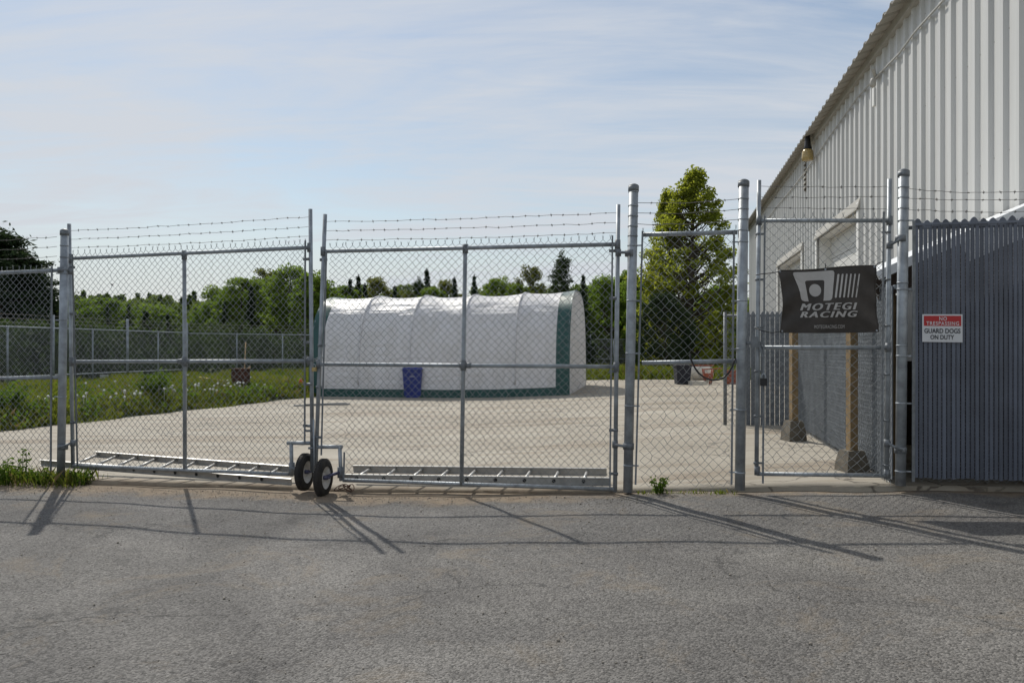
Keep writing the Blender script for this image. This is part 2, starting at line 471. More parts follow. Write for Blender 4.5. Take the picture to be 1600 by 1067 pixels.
class MB:
    def __init__(self):
        self.v, self.f, self.sm = [], [], []

    def add(self, vs_, fs, smooth=False):
        o = len(self.v)
        self.v += [Vector(p) for p in vs_]
        self.f += [tuple(i + o for i in f) for f in fs]
        self.sm += [smooth] * len(fs)
        return self

    def hexa(self, p):           # 8 corners: bottom 4 then top 4
        return self.add(p, [(0, 3, 2, 1), (4, 5, 6, 7), (0, 1, 5, 4), (1, 2, 6, 5), (2, 3, 7, 6), (3, 0, 4, 7)])

    def box(self, c, sx, sy, sz, ax=None, ay=None, az=None):
        ax = ax or Vector((1, 0, 0)); ay = ay or Vector((0, 1, 0)); az = az or Vector((0, 0, 1))
        c = Vector(c)
        q = []
        for k in (-1, 1):
            for i, j in ((-1, -1), (1, -1), (1, 1), (-1, 1)):
                q.append(c + ax * (i * sx / 2) + ay * (j * sy / 2) + az * (k * sz / 2))
        return self.hexa(q)

    def uvbox(self, u0, u1, v0, v1, z0, z1):
        return self.hexa([W(u0, v0, z0), W(u1, v0, z0), W(u1, v1, z0), W(u0, v1, z0),
                          W(u0, v0, z1), W(u1, v0, z1), W(u1, v1, z1), W(u0, v1, z1)])

    def beam(self, p0, p1, w, h, up=None):
        p0, p1 = Vector(p0), Vector(p1)
        d = p1 - p0
        up = up or Vector((0, 0, 1))
        s = d.cross(up).normalized()
        t = s.cross(d).normalized()
        q = [p0 - s * w / 2 - t * h / 2, p0 + s * w / 2 - t * h / 2, p0 + s * w / 2 + t * h / 2, p0 - s * w / 2 + t * h / 2]
        q += [x + d for x in q]
        return self.add(q, [(0, 1, 2, 3), (7, 6, 5, 4), (0, 4, 5, 1), (1, 5, 6, 2), (2, 6, 7, 3), (3, 7, 4, 0)])

    def cyl(self, p0, p1, r, n=10, r2=None, caps=True):
        return self.tube([p0, p1], [r, r if r2 is None else r2], n, caps)

    def tube(self, pts, r, n=6, caps=True):
        pts = [Vector(p) for p in pts]
        rs = r if isinstance(r, (list, tuple)) else [r] * len(pts)
        o = len(self.v)
        k = len(pts)
        s, t = basis(pts[-1] - pts[0] if (pts[-1] - pts[0]).length > 1e-6 else Vector((0, 0, 1)))
        for i, p in enumerate(pts):
            d = pts[min(i + 1, k - 1)] - pts[max(i - 1, 0)]
            d.normalize()
            s2 = s - d * s.dot(d)
            s = s2.normalized() if s2.length > 1e-4 else basis(d)[0]
            t = d.cross(s)
            for j in range(n):
                a = 2 * math.pi * j / n
                self.v.append(p + (s * math.cos(a) + t * math.sin(a)) * rs[i])
        for i in range(k - 1):
            for j in range(n):
                self.f.append((o + i * n + j, o + i * n + (j + 1) % n, o + (i + 1) * n + (j + 1) % n, o + (i + 1) * n + j))
                self.sm.append(n > 4)
        if caps:
            self.f.append(tuple(o + j for j in reversed(range(n)))); self.sm.append(False)
            self.f.append(tuple(o + (k - 1) * n + j for j in range(n))); self.sm.append(False)
        return self

    def lathe(self, c, axis, prof, n=20, caps=True):   # prof: list of (distance along axis, radius)
        c, axis = Vector(c), Vector(axis).normalized()
        s, t = basis(axis)
        o = len(self.v)
        for d, r in prof:
            for j in range(n):
                a = 2 * math.pi * j / n
                self.v.append(c + axis * d + (s * math.cos(a) + t * math.sin(a)) * r)
        for i in range(len(prof) - 1):
            for j in range(n):
                self.f.append((o + i * n + j, o + i * n + (j + 1) % n, o + (i + 1) * n + (j + 1) % n, o + (i + 1) * n + j))
                self.sm.append(True)
        if caps:
            self.f.append(tuple(o + j for j in reversed(range(n)))); self.sm.append(False)
            self.f.append(tuple(o + (len(prof) - 1) * n + j for j in range(n))); self.sm.append(False)
        return self

    def build(self, name, m, parent=None, fix=True):
        org = ORIGIN[parent.name] if parent else Vector((0, 0, 0))
        me = bpy.data.meshes.new(name)
        me.from_pydata([p - org for p in self.v], [], self.f)
        me.polygons.foreach_set('use_smooth', self.sm)
        me.materials.append(MATS[m])
        me.update()
        o = bpy.data.objects.new(name, me)
        C.objects.link(o)
        if parent:
            o.parent = parent
            ORIGIN[o.name] = org
        else:
            ORIGIN[o.name] = Vector((0, 0, 0))
        return o


def copy_part(src, offset, parent=None):
    o = src.copy()
    C.objects.link(o)
    o.parent = parent or src.parent
    o.location = src.location + Vector(offset)
    ORIGIN[o.name] = ORIGIN[src.name]
    return o


def np_mesh(name, verts, faces, m, parent=None, tone=None, smooth=False):
    """verts (n,3), faces (k,3 or 4) numpy arrays in world space"""
    org = np.array(ORIGIN[parent.name]) if parent else np.zeros(3)
    me = bpy.data.meshes.new(name)
    k = faces.shape[1]
    me.vertices.add(len(verts))
    me.vertices.foreach_set('co', (verts - org).astype(np.float32).ravel())
    me.loops.add(faces.size)
    me.loops.foreach_set('vertex_index', faces.astype(np.int32).ravel())
    me.polygons.add(len(faces))
    me.polygons.foreach_set('loop_start', np.arange(0, faces.size, k, dtype=np.int32))
    if smooth:
        me.polygons.foreach_set('use_smooth', np.ones(len(faces), dtype=bool))
    me.materials.append(MATS[m])
    if tone is not None:
        a = me.attributes.new('tone', 'FLOAT', 'FACE')
        a.data.foreach_set('value', tone.astype(np.float32))
    me.update(calc_edges=True)
    o = bpy.data.objects.new(name, me)
    C.objects.link(o)
    if parent:
        o.parent = parent
        ORIGIN[o.name] = ORIGIN[parent.name]
    else:
        ORIGIN[o.name] = Vector((0, 0, 0))
    return o


def chain_link(name, BL, BR, TL, TR, pitch=.0765, r=.0024, prongs=True, parent=None, m='wire', jitter=.004, seed=1, sides=3):
    """woven zigzag wires over a four-cornered panel, joined as one woven fabric"""
    g = np.random.default_rng(seed)
    BL, BR, TL, TR = (np.array(p, dtype=float) for p in (BL, BR, TL, TR))
    wid = np.linalg.norm(TR - TL)
    hei = np.linalg.norm(TL - BL)
    nw = max(2, int(round(wid / (pitch / 2))))
    nh = max(2, int(round(hei / (pitch / 2))))
    if prongs and nh % 2: nh += 1
    ud = (BR - BL) / np.linalg.norm(BR - BL)
    nrm = np.cross(ud, TL - BL); nrm /= np.linalg.norm(nrm)
    ks = np.arange(nh + 1)
    V_, F_ = [], []
    off = 0
    ang = np.arange(sides) * 2 * math.pi / sides
    ring = (np.cos(ang)[:, None] * ud * 1.35 + np.sin(ang)[:, None] * nrm) * r
    ju = g.normal(0, jitter, (nw + 1, nh + 1)); jz = g.normal(0, jitter, (nw + 1, nh + 1))
    for i in range(nw):
        cu = np.where((ks + i) % 2 == 0, i, i + 1)
        s = cu / nw
        t = ks / nh
        p = (BL * ((1 - s) * (1 - t))[:, None] + BR * (s * (1 - t))[:, None] + TL * ((1 - s) * t)[:, None] + TR * (s * t)[:, None])
        p = p + ud * ju[cu, ks][:, None]
        p[:, 2] += jz[cu, ks]
        v = (p[:, None, :] + ring[None]).reshape(-1, 3)
        a = (np.arange(nh)[:, None] * sides + np.arange(sides)[None]).ravel()
        b_ = (np.arange(nh)[:, None] * sides + (np.arange(sides)[None] + 1) % sides).ravel()
        f = np.stack([a, b_, b_ + sides, a + sides], 1)
        V_.append(v); F_.append(f + off); off += len(v)
    if prongs:
        for i in range(0, nw + 1):
            if (nh + i) % 2: continue
            s = i / nw
            p = TL * (1 - s) + TR * s + ud * ju[i, nh]; p[2] += jz[i, nh]
            for sgn in (-1, 1):
                q = p + np.array([0, 0, .036 + g.uniform(-.006, .006)]) + ud * sgn * .007 + nrm * g.normal(0, .004)
                seg = np.stack([p, q])
                v = (seg[:, None, :] + ring[None] * .8).reshape(-1, 3)
                a = np.arange(sides); b_ = (a + 1) % sides
                V_.append(v); F_.append(np.stack([a, b_, b_ + sides, a + sides], 1) + off); off += len(v)
    return np_mesh(name, np.concatenate(V_), np.concatenate(F_), m, parent)


def barbed(name, p0, p1, parent, sag=.015, r=.0021, seed=0, every=.13, m='barb'):
    g = random.Random(seed)
    p0, p1 = Vector(p0), Vector(p1)
    n = max(6, int((p1 - p0).length / .1))
    pts = []
    for i in range(n + 1):
        t = i / n
        p = p0.lerp(p1, t)
        p.z += -4 * sag * t * (1 - t) + g.uniform(-.006, .006) * (0 < i < n)
        pts.append(p)
    b = MB().tube(pts, r, 4)
    L_ = (p1 - p0).length
    k = int(L_ / every)
    d = (p1 - p0).normalized()
    s, t_ = basis(d)
    for i in range(1, k):
        t = (i + g.uniform(-.1, .1)) / k
        f = t * n
        a = int(f)
        p = pts[a].lerp(pts[min(a + 1, n)], f - a)
        b.tube([p - d * .009, p + d * .009], .0052, 4)
        for q in range(2):
            an = g.uniform(0, math.pi)
            w = (s * math.cos(an) + t_ * math.sin(an)) * .016 + d * g.uniform(-.006, .006)
            b.tube([p - w, p + w], .0017, 3)
    return b.build(name, m, parent)


def band(p, axis, r, parent, name='tension_band', h=.028, m='galv_dark', lug=None):
    axis = Vector(axis).normalized()
    b = MB().cyl(Vector(p) - axis * h / 2, Vector(p) + axis * h / 2, r + .003, 16)
    if lug is not None:
        b.beam(Vector(p) + lug.normalized() * r * .9, Vector(p) + lug, .010, h)
    return b.build(name, m, parent)


# ================================================================= THE SETTING
def grid_sheet(name, us, vs_, fn, m, kind='structure', skirt=0.0):
    us, vs_ = np.asarray(us), np.asarray(vs_)
    P = np.array([[fn(a, b) for a in us] for b in vs_])
    nv, nu = P.shape[:2]
    verts = P.reshape(-1, 3)
    idx = np.arange(nu * nv).reshape(nv, nu)
    f = np.stack([idx[:-1, :-1], idx[:-1, 1:], idx[1:, 1:], idx[1:, :-1]], -1).reshape(-1, 4)
    if skirt:
        ring = np.concatenate([idx[0, :], idx[1:, -1], idx[-1, -2::-1], idx[-2:0:-1, 0]])
        low = verts[ring].copy(); low[:, 2] -= skirt
        o = len(verts)
        k = len(ring)
        i = np.arange(k)
        f2 = np.stack([ring[i], o + i, o + (i + 1) % k, ring[(i + 1) % k]], -1)
        verts = np.concatenate([verts, low]); f = np.concatenate([f, f2])
    ob = np_mesh(name, verts, f, m)
    ob['kind'] = kind
    return ob


def left_edge(v):            # u of the yard slab's ragged left edge
    return float(np.interp(v, [7.8, 12.5, 22.9, 33], [-12.6, -11.9, -10.9, -10.2]))


def ground_z(X, Y):
    u = X * math.cos(A) - Y * math.sin(A)
    v = X * math.sin(A) + Y * math.cos(A)
    z = -.40
    dl = left_edge(min(max(v, 7.8), 33)) - u
    if v > 7.6 and dl > -.6:
        z = -.40 + .50 * min(1, max(0, (dl + .6) / .9)) 
        z += .10 * min(1, max(0, (dl - .5) / 4))
        z -= .05 * min(1, max(0, (v - 22) / 10))
    if v > 32:
        z = max(z, -.40 + .45 * min(1, (v - 32) / .8))
    if v <= 7.6 and u < -11:
        z = -.1
    d = math.hypot(X, Y)
    if d > 110 and Y > 0:
        z += 6.0 * min(1, (d - 110) / 120)
    return z


gx = np.concatenate([[-2500, -1200, -600, -300, -200, -140, -100, -75], np.arange(-60, 26, .75), [30, 40, 60, 90, 140, 200, 300, 600, 1200, 2500]])
gy = np.concatenate([[-1500, -500, -150, -60, -30], np.arange(-16, 60, .75), [65, 75, 90, 110, 140, 180, 220, 300, 500, 1000, 2500]])
grid_sheet('ground', gx, gy, lambda x, y: (x, y, ground_z(x, y)), 'turf')

au = np.concatenate([np.arange(-40, -9, 2.0), np.arange(-9, 7, .25), np.arange(7, 26, 2.0)])
av = np.concatenate([np.arange(-14, 3, 2.0), np.arange(3, 7.9, .25), [7.9]])
g_ = random.Random(3)


def asphalt_pt(u, v):
    p = W(u, v)
    z = zasp(p.x) + .006 * math.sin(u * 2.1 + v) * math.sin(v * 1.7 + .5 * u) + .004 * math.sin(u * 5.3 - v * 3.1)
    return (p.x, p.y, z)


grid_sheet('asphalt', au, av, asphalt_pt, 'asphalt', skirt=.3)

EDGE_R = 4.0


def slab_pt(s, v):
    u = left_edge(v) + .10 * math.sin(v * 3.1) + .06 * math.sin(v * 7.7)
    u = u + (EDGE_R - u) * s
    wob = .025 * math.sin(u * 2.3) + .015 * math.sin(u * 6.1)
    vv = v + (wob if v < 7.9 else 0)
    p = W(u, vv)
    z = zy(p.x)
    k = max(0, min(1, (9.0 - v) / 1.1)) * max(0, min(1, (.6 - p.x) / 1.0))
    return (p.x, p.y, z * (1 - k) + (zasp(p.x) + .022) * k)


ss = np.linspace(0, 1, 90)
sv = np.concatenate([[7.84, 8.1, 8.4, 9], np.arange(10, 32.1, .5), [32.3]])
grid_sheet('concrete_yard', ss, sv, slab_pt, 'concrete', skirt=.25)


# ================================================================= THE BIG BUILDING
UB = 4.0 * math.cos(A)           # u of its long wall
RIB = .42
Z_HEAD, Z_EAVE = 4.2, 6.98
DOORS = [(16.95, 21.2), (23.5, 28.15)]
V_NEAR, V_FAR = 2.2, 37.4

bld = thing('warehouse_building', W(UB, 16, 0.1), 'long white ribbed metal warehouse with two garage doors along the right side', 'building')


def ribbed(v0, v1, z0, z1):
    prof = []
    k = math.floor(v0 / RIB) - 1
    h = .045
    while k * RIB < v1 + RIB:
        c = k * RIB
        for dv, o in ((-.075, 0), (-.045, h), (.045, h), (.075, 0)):
            prof.append((c + dv, o))
        k += 1
    pr = [(v0, np.interp(v0, [q[0] for q in prof], [q[1] for q in prof]))]
    pr += [q for q in prof if v0 + .001 < q[0] < v1 - .001]
    pr += [(v1, np.interp(v1, [q[0] for q in prof], [q[1] for q in prof]))]
    b = MB()
    vs_ = [W(UB - o, v, z0) for v, o in pr] + [W(UB - o, v, z1) for v, o in pr]
    n = len(pr)
    b.add(vs_, [(i, i + n, i + n + 1, i + 1) for i in range(n - 1)])
    return b


cuts = [V_NEAR]
segs = []
edges = [V_NEAR, DOORS[0][0], DOORS[0][1], DOORS[1][0], DOORS[1][1], V_FAR]
for k in range(5):
    a, b_ = edges[k], edges[k + 1]
    n = max(1, round((b_ - a) / (RIB * 3)))
    for i in range(n):
        v0, v1 = a + (b_ - a) * i / n, a + (b_ - a) * (i + 1) / n
        z0 = Z_HEAD if k in (1, 3) else .05
        ribbed(v0, v1 + .004, z0, Z_EAVE).build('wall_panel', 'wall_white', bld)
scr = MB()
for k in range(int(V_NEAR / RIB) + 1, int(V_FAR / RIB)):
    v = k * RIB
    for z in (.9, 2.3, 3.7, 5.1, 6.5):
        if z < Z_HEAD + .3 and any(a - .2 < v < b_ + .2 for a, b_ in DOORS): continue
        for dv in (-.105, .105):
            scr.lathe(W(UB - .001, v + dv, z), -U, [(0, .007), (.004, .007), (.006, .003)], 6)
so_ = scr.build('panel_screws', 'trim_grey', bld)
so_['kind'] = 'stuff'
# rest of the shell
MB().hexa([W(UB + 14, V_NEAR, 0), W(UB + 14.1, V_NEAR, 0), W(UB + 14.1, V_FAR, 0), W(UB + 14, V_FAR, 0),
           W(UB + 14, V_NEAR, 7), W(UB + 14.1, V_NEAR, 7), W(UB + 14.1, V_FAR, 7), W(UB + 14, V_FAR, 7)]).build('rear_wall', 'wall_white', bld)
for vv, ww in ((V_NEAR - .05, V_NEAR + .05), (V_FAR - .05, V_FAR + .05)):
    q = [W(UB + .01, vv, 0), W(UB + 14, vv, 0), W(UB + 14, vv, 7), W(UB + 7, vv, 9.2), W(UB + .01, vv, 7)]
    q2 = [W(UB + .01, ww, 0), W(UB + 14, ww, 0), W(UB + 14, ww, 7), W(UB + 7, ww, 9.2), W(UB + .01, ww, 7)]
    MB().add(q + q2, [(4, 3, 2, 1, 0), (5, 6, 7, 8, 9)] + [(i, (i + 1) % 5, 5 + (i + 1) % 5, 5 + i) for i in range(5)]).build('end_wall', 'wall_white', bld)
# eave trim and roof sheets
MB().uvbox(UB - .10, UB + .02, V_NEAR - .1, V_FAR + .1, 6.80, 7.02).build('eave_trim', 'trim_grey', bld)
OV = .36
SL = 1 / 3.2


def roof_piece(v0, v1, side):
    prof = []
    k = math.floor(v0 / RIB)
    while k * RIB <= v1 + .3:
        c = k * RIB
        for dv, o in ((-.07, 0), (-.035, .05), (.035, .05), (.07, 0)):
            if v0 - 1e-6 <= c + dv <= v1 + 1e-6: prof.append((c + dv, o))
        k += 1
    prof = [(v0, 0)] + prof + [(v1, 0)]
    n = len(prof)
    u0, z0 = (UB - OV, 6.88) if side == 0 else (UB + 14 + OV, 6.88)
    u1, z1 = UB + 7, 6.88 + (7 + OV) * SL
    b = MB()
    lo = [W(u0, v, z0 + o) for v, o in prof]; hi = [W(u1, v, z1 + o) for v, o in prof]
    lo2 = [W(u0, v, z0 + o - .012) for v, o in prof]; hi2 = [W(u1, v, z1 + o - .012) for v, o in prof]
    b.add(lo + hi + lo2 + hi2, [(i, i + 1, n + i + 1, n + i) for i in range(n - 1)] +
          [(2 * n + i, 3 * n + i, 3 * n + i + 1, 2 * n + i + 1) for i in range(n - 1)] +
          [(i, 2 * n + i, 2 * n + i + 1, i + 1) for i in range(n - 1)])
    return b


v0 = V_NEAR - .25
i = 0
while v0 < V_FAR + .2:
    v1 = min(v0 + RIB * 3, V_FAR + .25)
    roof_piece(v0, v1 + .002, 0).build('roof_panel', 'soffit', bld)
    v0 = v1
roof_piece(V_NEAR - .25, V_FAR + .25, 1).build('rear_roof', 'roof_metal', bld)
# garage doors: reveal, sections, frame
for (d0, d1) in DOORS:
    dr = .33
    MB().uvbox(UB + .002, UB + dr, d1, d1 + .06, .05, Z_HEAD).build('door_jamb', 'trim_white', bld)
    MB().uvbox(UB + .002, UB + dr, d0 - .06, d0, .05, Z_HEAD).build('door_jamb', 'trim_white', bld)
    MB().uvbox(UB + .002, UB + dr, d0 - .06, d1 + .06, Z_HEAD, Z_HEAD + .05).build('door_lintel', 'trim_white', bld)
    MB().uvbox(UB - .075, UB - .048, d0 - .16, d0 + .01, .05, Z_HEAD + .16).build('door_trim', 'trim_white', bld)
    MB().uvbox(UB - .075, UB - .048, d1 - .01, d1 + .16, .05, Z_HEAD + .16).build('door_trim', 'trim_white', bld)
    # header flashing, sloping out
    MB().hexa([W(UB - .10, d0 - .2, Z_HEAD + .0), W(UB - .046, d0 - .2, Z_HEAD + .02), W(UB - .046, d1 + .2, Z_HEAD + .02), W(UB - .10, d1 + .2, Z_HEAD + .0),
               W(UB - .10, d0 - .2, Z_HEAD + .03), W(UB - .046, d0 - .2, Z_HEAD + .24), W(UB - .046, d1 + .2, Z_HEAD + .24), W(UB - .10, d1 + .2, Z_HEAD + .03)]).build('header_flashing', 'trim_grey', bld)
    n = 8
    dd = None
    for k in range(n):
        z0 = .06 + (Z_HEAD - .06) * k / n
        z1 = .06 + (Z_HEAD - .06) * (k + 1) / n - .015
        b = MB().uvbox(UB + dr - .05, UB + dr, d0, d1, z0, z1)
        b.uvbox(UB + dr - .062, UB + dr - .05, d0 + .15, d1 - .15, z0 + .10, z1 - .10)
        b.build('door_section', 'door_white', bld)
    MB().uvbox(UB + dr + .01, UB + dr + .05, d0 - .06, d1 + .06, .05, Z_HEAD).build('door_backing', 'timber_dark', bld)
# conduit cable swagged along the wall
pts = [on_u(x, y, UB - .07) for x, y in ((1545, -75), (1475, 0), (1430, 50), (1405, 84), (1370, 120), (1340, 152), (1300, 208), (1260, 266), (1240, 292), (1212, 325), (1195, 348), (1180, 372))]
MB().tube(pts, .017, 6).build('conduit', 'cable', bld)
# floodlight under the eave
p = on_u(1262, 243, UB - .24)
fl = thing('floodlight', p, 'amber glass floodlight on a bracket under the warehouse eave', 'floodlight')
pw = on_u(1272, 215, UB - .05)
MB().beam(on_u(1270, 214, UB - .055), Vector((p.x, p.y, pw.z)), .06, .05).build('bracket', 'trim_grey', fl)
MB().lathe(p + Vector((0, 0, .15)), (0, 0, 1), [(0, .10), (.02, .105), (.10, .085), (.24, .07), (pw.z + .05 - p.z - .15, .05)], 14).build('ballast_housing', 'black_plastic', fl)
MB().lathe(p + Vector((0, 0, -.26)), (0, 0, 1), [(.12, .10), (.13, .135), (.20, .15), (.36, .14), (.41, .105)], 16).build('refractor', 'bulb_glass', fl)
p = on_u(1364, 128, UB - .22)
fl = thing('wall_lamp', p, 'small grey wall lamp and box on the ribs above the pedestrian gate', 'lamp')
q = on_u(1368, 120, UB - .055)
MB().beam(q, Vector((p.x, p.y, q.z)), .05, .05).build('arm', 'cable', fl)
MB().lathe(p + Vector((0, 0, -.10)), (0, 0, 1), [(0, .03), (.03, .055), (.12, .05), (.16, .03)], 12).build('lamp_head', 'trim_grey', fl)
q = on_u(1366, 152, UB - .055)
MB().box(q, .05, .12, .34, U, V).build('junction_box', 'trim_white', fl)
# louvre vent on the wall
c0 = on_u(1258, 271, UB - .05)
vn = thing('louvre_vent', c0, 'narrow slatted vent high on the warehouse wall under the floodlight', 'vent')
MB().box(c0 + U * .012, .02, .34, .95, U, V).build('vent_back', 'timber_dark', vn)
for k in range(7):
    MB().box(c0 - U * .012 + Vector((0, 0, -.40 + k * .133)), .03, .32, .05, U, V).build('louvre', 'trim_grey', vn)

# ================================================================= LEAN-TO SHED BETWEEN SIDE FENCE AND BUILDING
shed = thing('lean_to_shed', W(2.9, 9.8, .12), 'timber lean-to shed with white metal roof between slatted fence and warehouse', 'shed')


def shed_z(u):
    return 2.10 + (u - 2.07) * .455


U0s, U1s, V0s, V1s = 2.20, UB - .06, 8.32, 11.6
for k in range(6):
    a = V0s - .12 + (V1s - V0s + .12) * k / 6
    b_ = V0s - .12 + (V1s - V0s + .12) * (k + 1) / 6 + (.01 if k < 5 else 0)
    ua, ub = 2.04, U1s
    nn = 12
    prof = [(a + (b_ - a) * j / nn, .018 if (j % 4) in (1, 2) else 0) for j in range(nn + 1)]
    lo = [W(ua, v, shed_z(ua) + .05 + o) for v, o in prof]; hi = [W(ub, v, shed_z(ub) + .05 + o) for v, o in prof]
    lo2 = [W(ua, v, shed_z(ua) + .035 + o) for v, o in prof]; hi2 = [W(ub, v, shed_z(ub) + .035 + o) for v, o in prof]
    n = nn + 1
    MB().add(lo + hi + lo2 + hi2, [(i, i + 1, n + i + 1, n + i) for i in range(nn)] + [(2 * n + i, 3 * n + i, 3 * n + i + 1, 2 * n + i + 1) for i in range(nn)] +
             [(i, 2 * n + i, 2 * n + i + 1, i + 1) for i in range(nn)] + [(0, n, 3 * n, 2 * n), (nn, 2 * n + nn, 3 * n + nn, n + nn)]).build('roof_sheet', 'shed_roof', shed)
# white rake flashing and the dark rafter behind it
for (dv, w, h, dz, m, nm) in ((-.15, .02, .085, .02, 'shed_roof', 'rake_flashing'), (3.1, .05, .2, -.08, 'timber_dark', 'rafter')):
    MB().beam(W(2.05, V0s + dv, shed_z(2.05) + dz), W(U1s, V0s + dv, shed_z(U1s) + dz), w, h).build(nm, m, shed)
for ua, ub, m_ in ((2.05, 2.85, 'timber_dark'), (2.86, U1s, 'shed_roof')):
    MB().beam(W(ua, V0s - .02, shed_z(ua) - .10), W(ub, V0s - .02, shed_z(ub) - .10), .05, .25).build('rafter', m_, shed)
for k in range(6):
    v = V0s + .08 + k * (V1s - V0s - .1) / 5
    MB().uvbox(2.17, 2.28, v, v + .09, .12, shed_z(2.2) - .0).build('stud', 'timber', shed)
MB().uvbox(2.16, 2.22, V0s, V1s, 2.02, 2.10).build('wall_plate', 'timber', shed)
MB().uvbox(UB - .16, UB - .06, V0s, V1s, 2.7, 2.9).build('ledger', 'timber', shed)
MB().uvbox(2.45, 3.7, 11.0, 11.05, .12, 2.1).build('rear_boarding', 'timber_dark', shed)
MB().uvbox(2.335, 2.415, 8.335, 8.36, 1.28, 2.08).build('pale_strip', 'trim_white', shed)  # narrow pale strip in the gap beside the right-hand post
for k in range(7):  # dark sheets added to stand for the shed's shaded interior
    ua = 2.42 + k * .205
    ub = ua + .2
    MB().hexa([W(ua, 8.34, .10), W(ub, 8.34, .10), W(ub, 8.36, .10), W(ua, 8.36, .10), W(ua, 8.34, shed_z(ua) - .03), W(ub, 8.34, shed_z(ub) - .03), W(ub, 8.36, shed_z(ub) - .03), W(ua, 8.36, shed_z(ua) - .03)]).build('shade_board', 'timber_dark', shed)


# ================================================================= FRONT FENCES AND GATES
ZUP = Vector((0, 0, 1))


def big_post(root, x, ytop, ybase, r, lean=0.0, v=VF, deep=.0):
    top = on_v(x[0], ytop, v)
    base = on_v(x[1], ybase, v)
    base.z -= deep
    d = (top - base)
    o = MB().cyl(base, top, r, 18).build('post', 'galv', root)
    dn = d.normalized()
    capb = MB().cyl(top - dn * .05, top - dn * .0, r + .006, 18)
    capb.lathe(top, dn, [(0, r + .006), (.012, r * .9), (.022, r * .5), (.026, .004)], 18)
    capb.build('post_cap', 'galv_dark', root)
    return base, top


def along(base, top, z):
    return base.lerp(top, (z - base.z) / (top.z - base.z))


# ---- fixed panel between the two thick posts
fp = thing('fence_panel', on_v(1070, 767), 'narrow fixed chain-link panel between the two thick round posts', 'fence')
b2, t2 = big_post(fp, (990, 981), 291, 769, .047)
b3, t3 = big_post(fp, (1162, 1156), 284, 765, .048)
MB().cyl(on_v(1003, 367), on_v(1152, 363), .022, 12).build('top_rail', 'galv', fp)
MB().cyl(on_v(1003, 567), on_v(1152, 564), .021, 12).build('mid_rail', 'galv', fp)
VM = VF - .03
chain_link('chain_link_mesh', on_v(1000, 760, VM), on_v(1144, 760, VM), on_v(1005, 362, VM), on_v(1149, 358, VM), .085, .0025, True, fp, jitter=.006, seed=4)
for xa, ya, xb, yb in ((1004, 361, 993, 757), (1147, 360, 1143, 757)):
    MB().beam(on_v(xa, ya, VM - .006), on_v(xb, yb, VM - .006), .012, .018).build('tension_bar', 'galv_dark', fp)
for y in (300, 322, 338, 354, 369, 384, 470, 552, 634, 727):
    z = on_v(985, y).z
    band(along(b2, t2, z), t2 - b2, .047, fp, lug=(U * .10 if y in (384, 470, 552, 634, 727) else None), h=.014, m='galv')
for y in (311, 327, 343, 360, 378, 470, 545, 640, 738):
    z = on_v(1158, y).z
    band(along(b3, t3, z), t3 - b3, .048, fp, lug=(-U * .10 if y in (378, 470, 545, 640, 738) else None), h=.014, m='galv')
for k, (ya, yb) in enumerate(((317, 311), (333, 327), (350, 343))):
    barbed('barbed_wire', on_v(996, ya), on_v(1155, yb), fp, .02, .0028, 20 + k)

# ---- left fixed fence, running out of the frame
lf = thing('corner_fence', on_v(60, 745), 'chain-link fence leaving the picture at the far left front', 'fence')
b1, t1 = big_post(lf, (101, 95), 361, 757, .043)
LW = on_v(0, 500) - U * 3.2


def lfp(u_, z):      # point on the left fence
    return W(u_, VF, z)


u1 = b1.dot(U); ul = u1 - 4.5
MB().cyl(lfp(u1, 2.29), lfp(ul, 2.20), .021, 12).build('top_rail', 'galv', lf)
MB().cyl(lfp(u1, 1.075), lfp(ul, 1.0), .020, 12).build('mid_rail', 'galv', lf)
chain_link('chain_link_mesh', lfp(ul, -.08) - V * .03, lfp(u1 - .10, -.08) - V * .03, lfp(ul, 2.24) - V * .03, lfp(u1 - .10, 2.32) - V * .03, .0765, .0024, True, lf, seed=5)
MB().cyl(lfp(ul, -.2), lfp(ul, 2.75), .045, 14).build('post', 'galv', lf)
MB().beam(lfp(u1 - .10, -.1) - V * .036, lfp(u1 - .085, 2.33) - V * .036, .012, .018).build('tension_bar', 'galv_dark', lf)
for k, z in enumerate((2.43, 2.54, 2.65)):
    barbed('barbed_wire', lfp(u1 - .05, z + .02), lfp(ul, z - .05), lf, .02, .0024, 30 + k)
for y in (384, 402, 421, 427, 500, 620):
    z = on_v(100, y).z
    band(along(b1, t1, z), t1 - b1, .043, lf, lug=(-U * .10 if y > 424 else None), h=.014, m='galv')


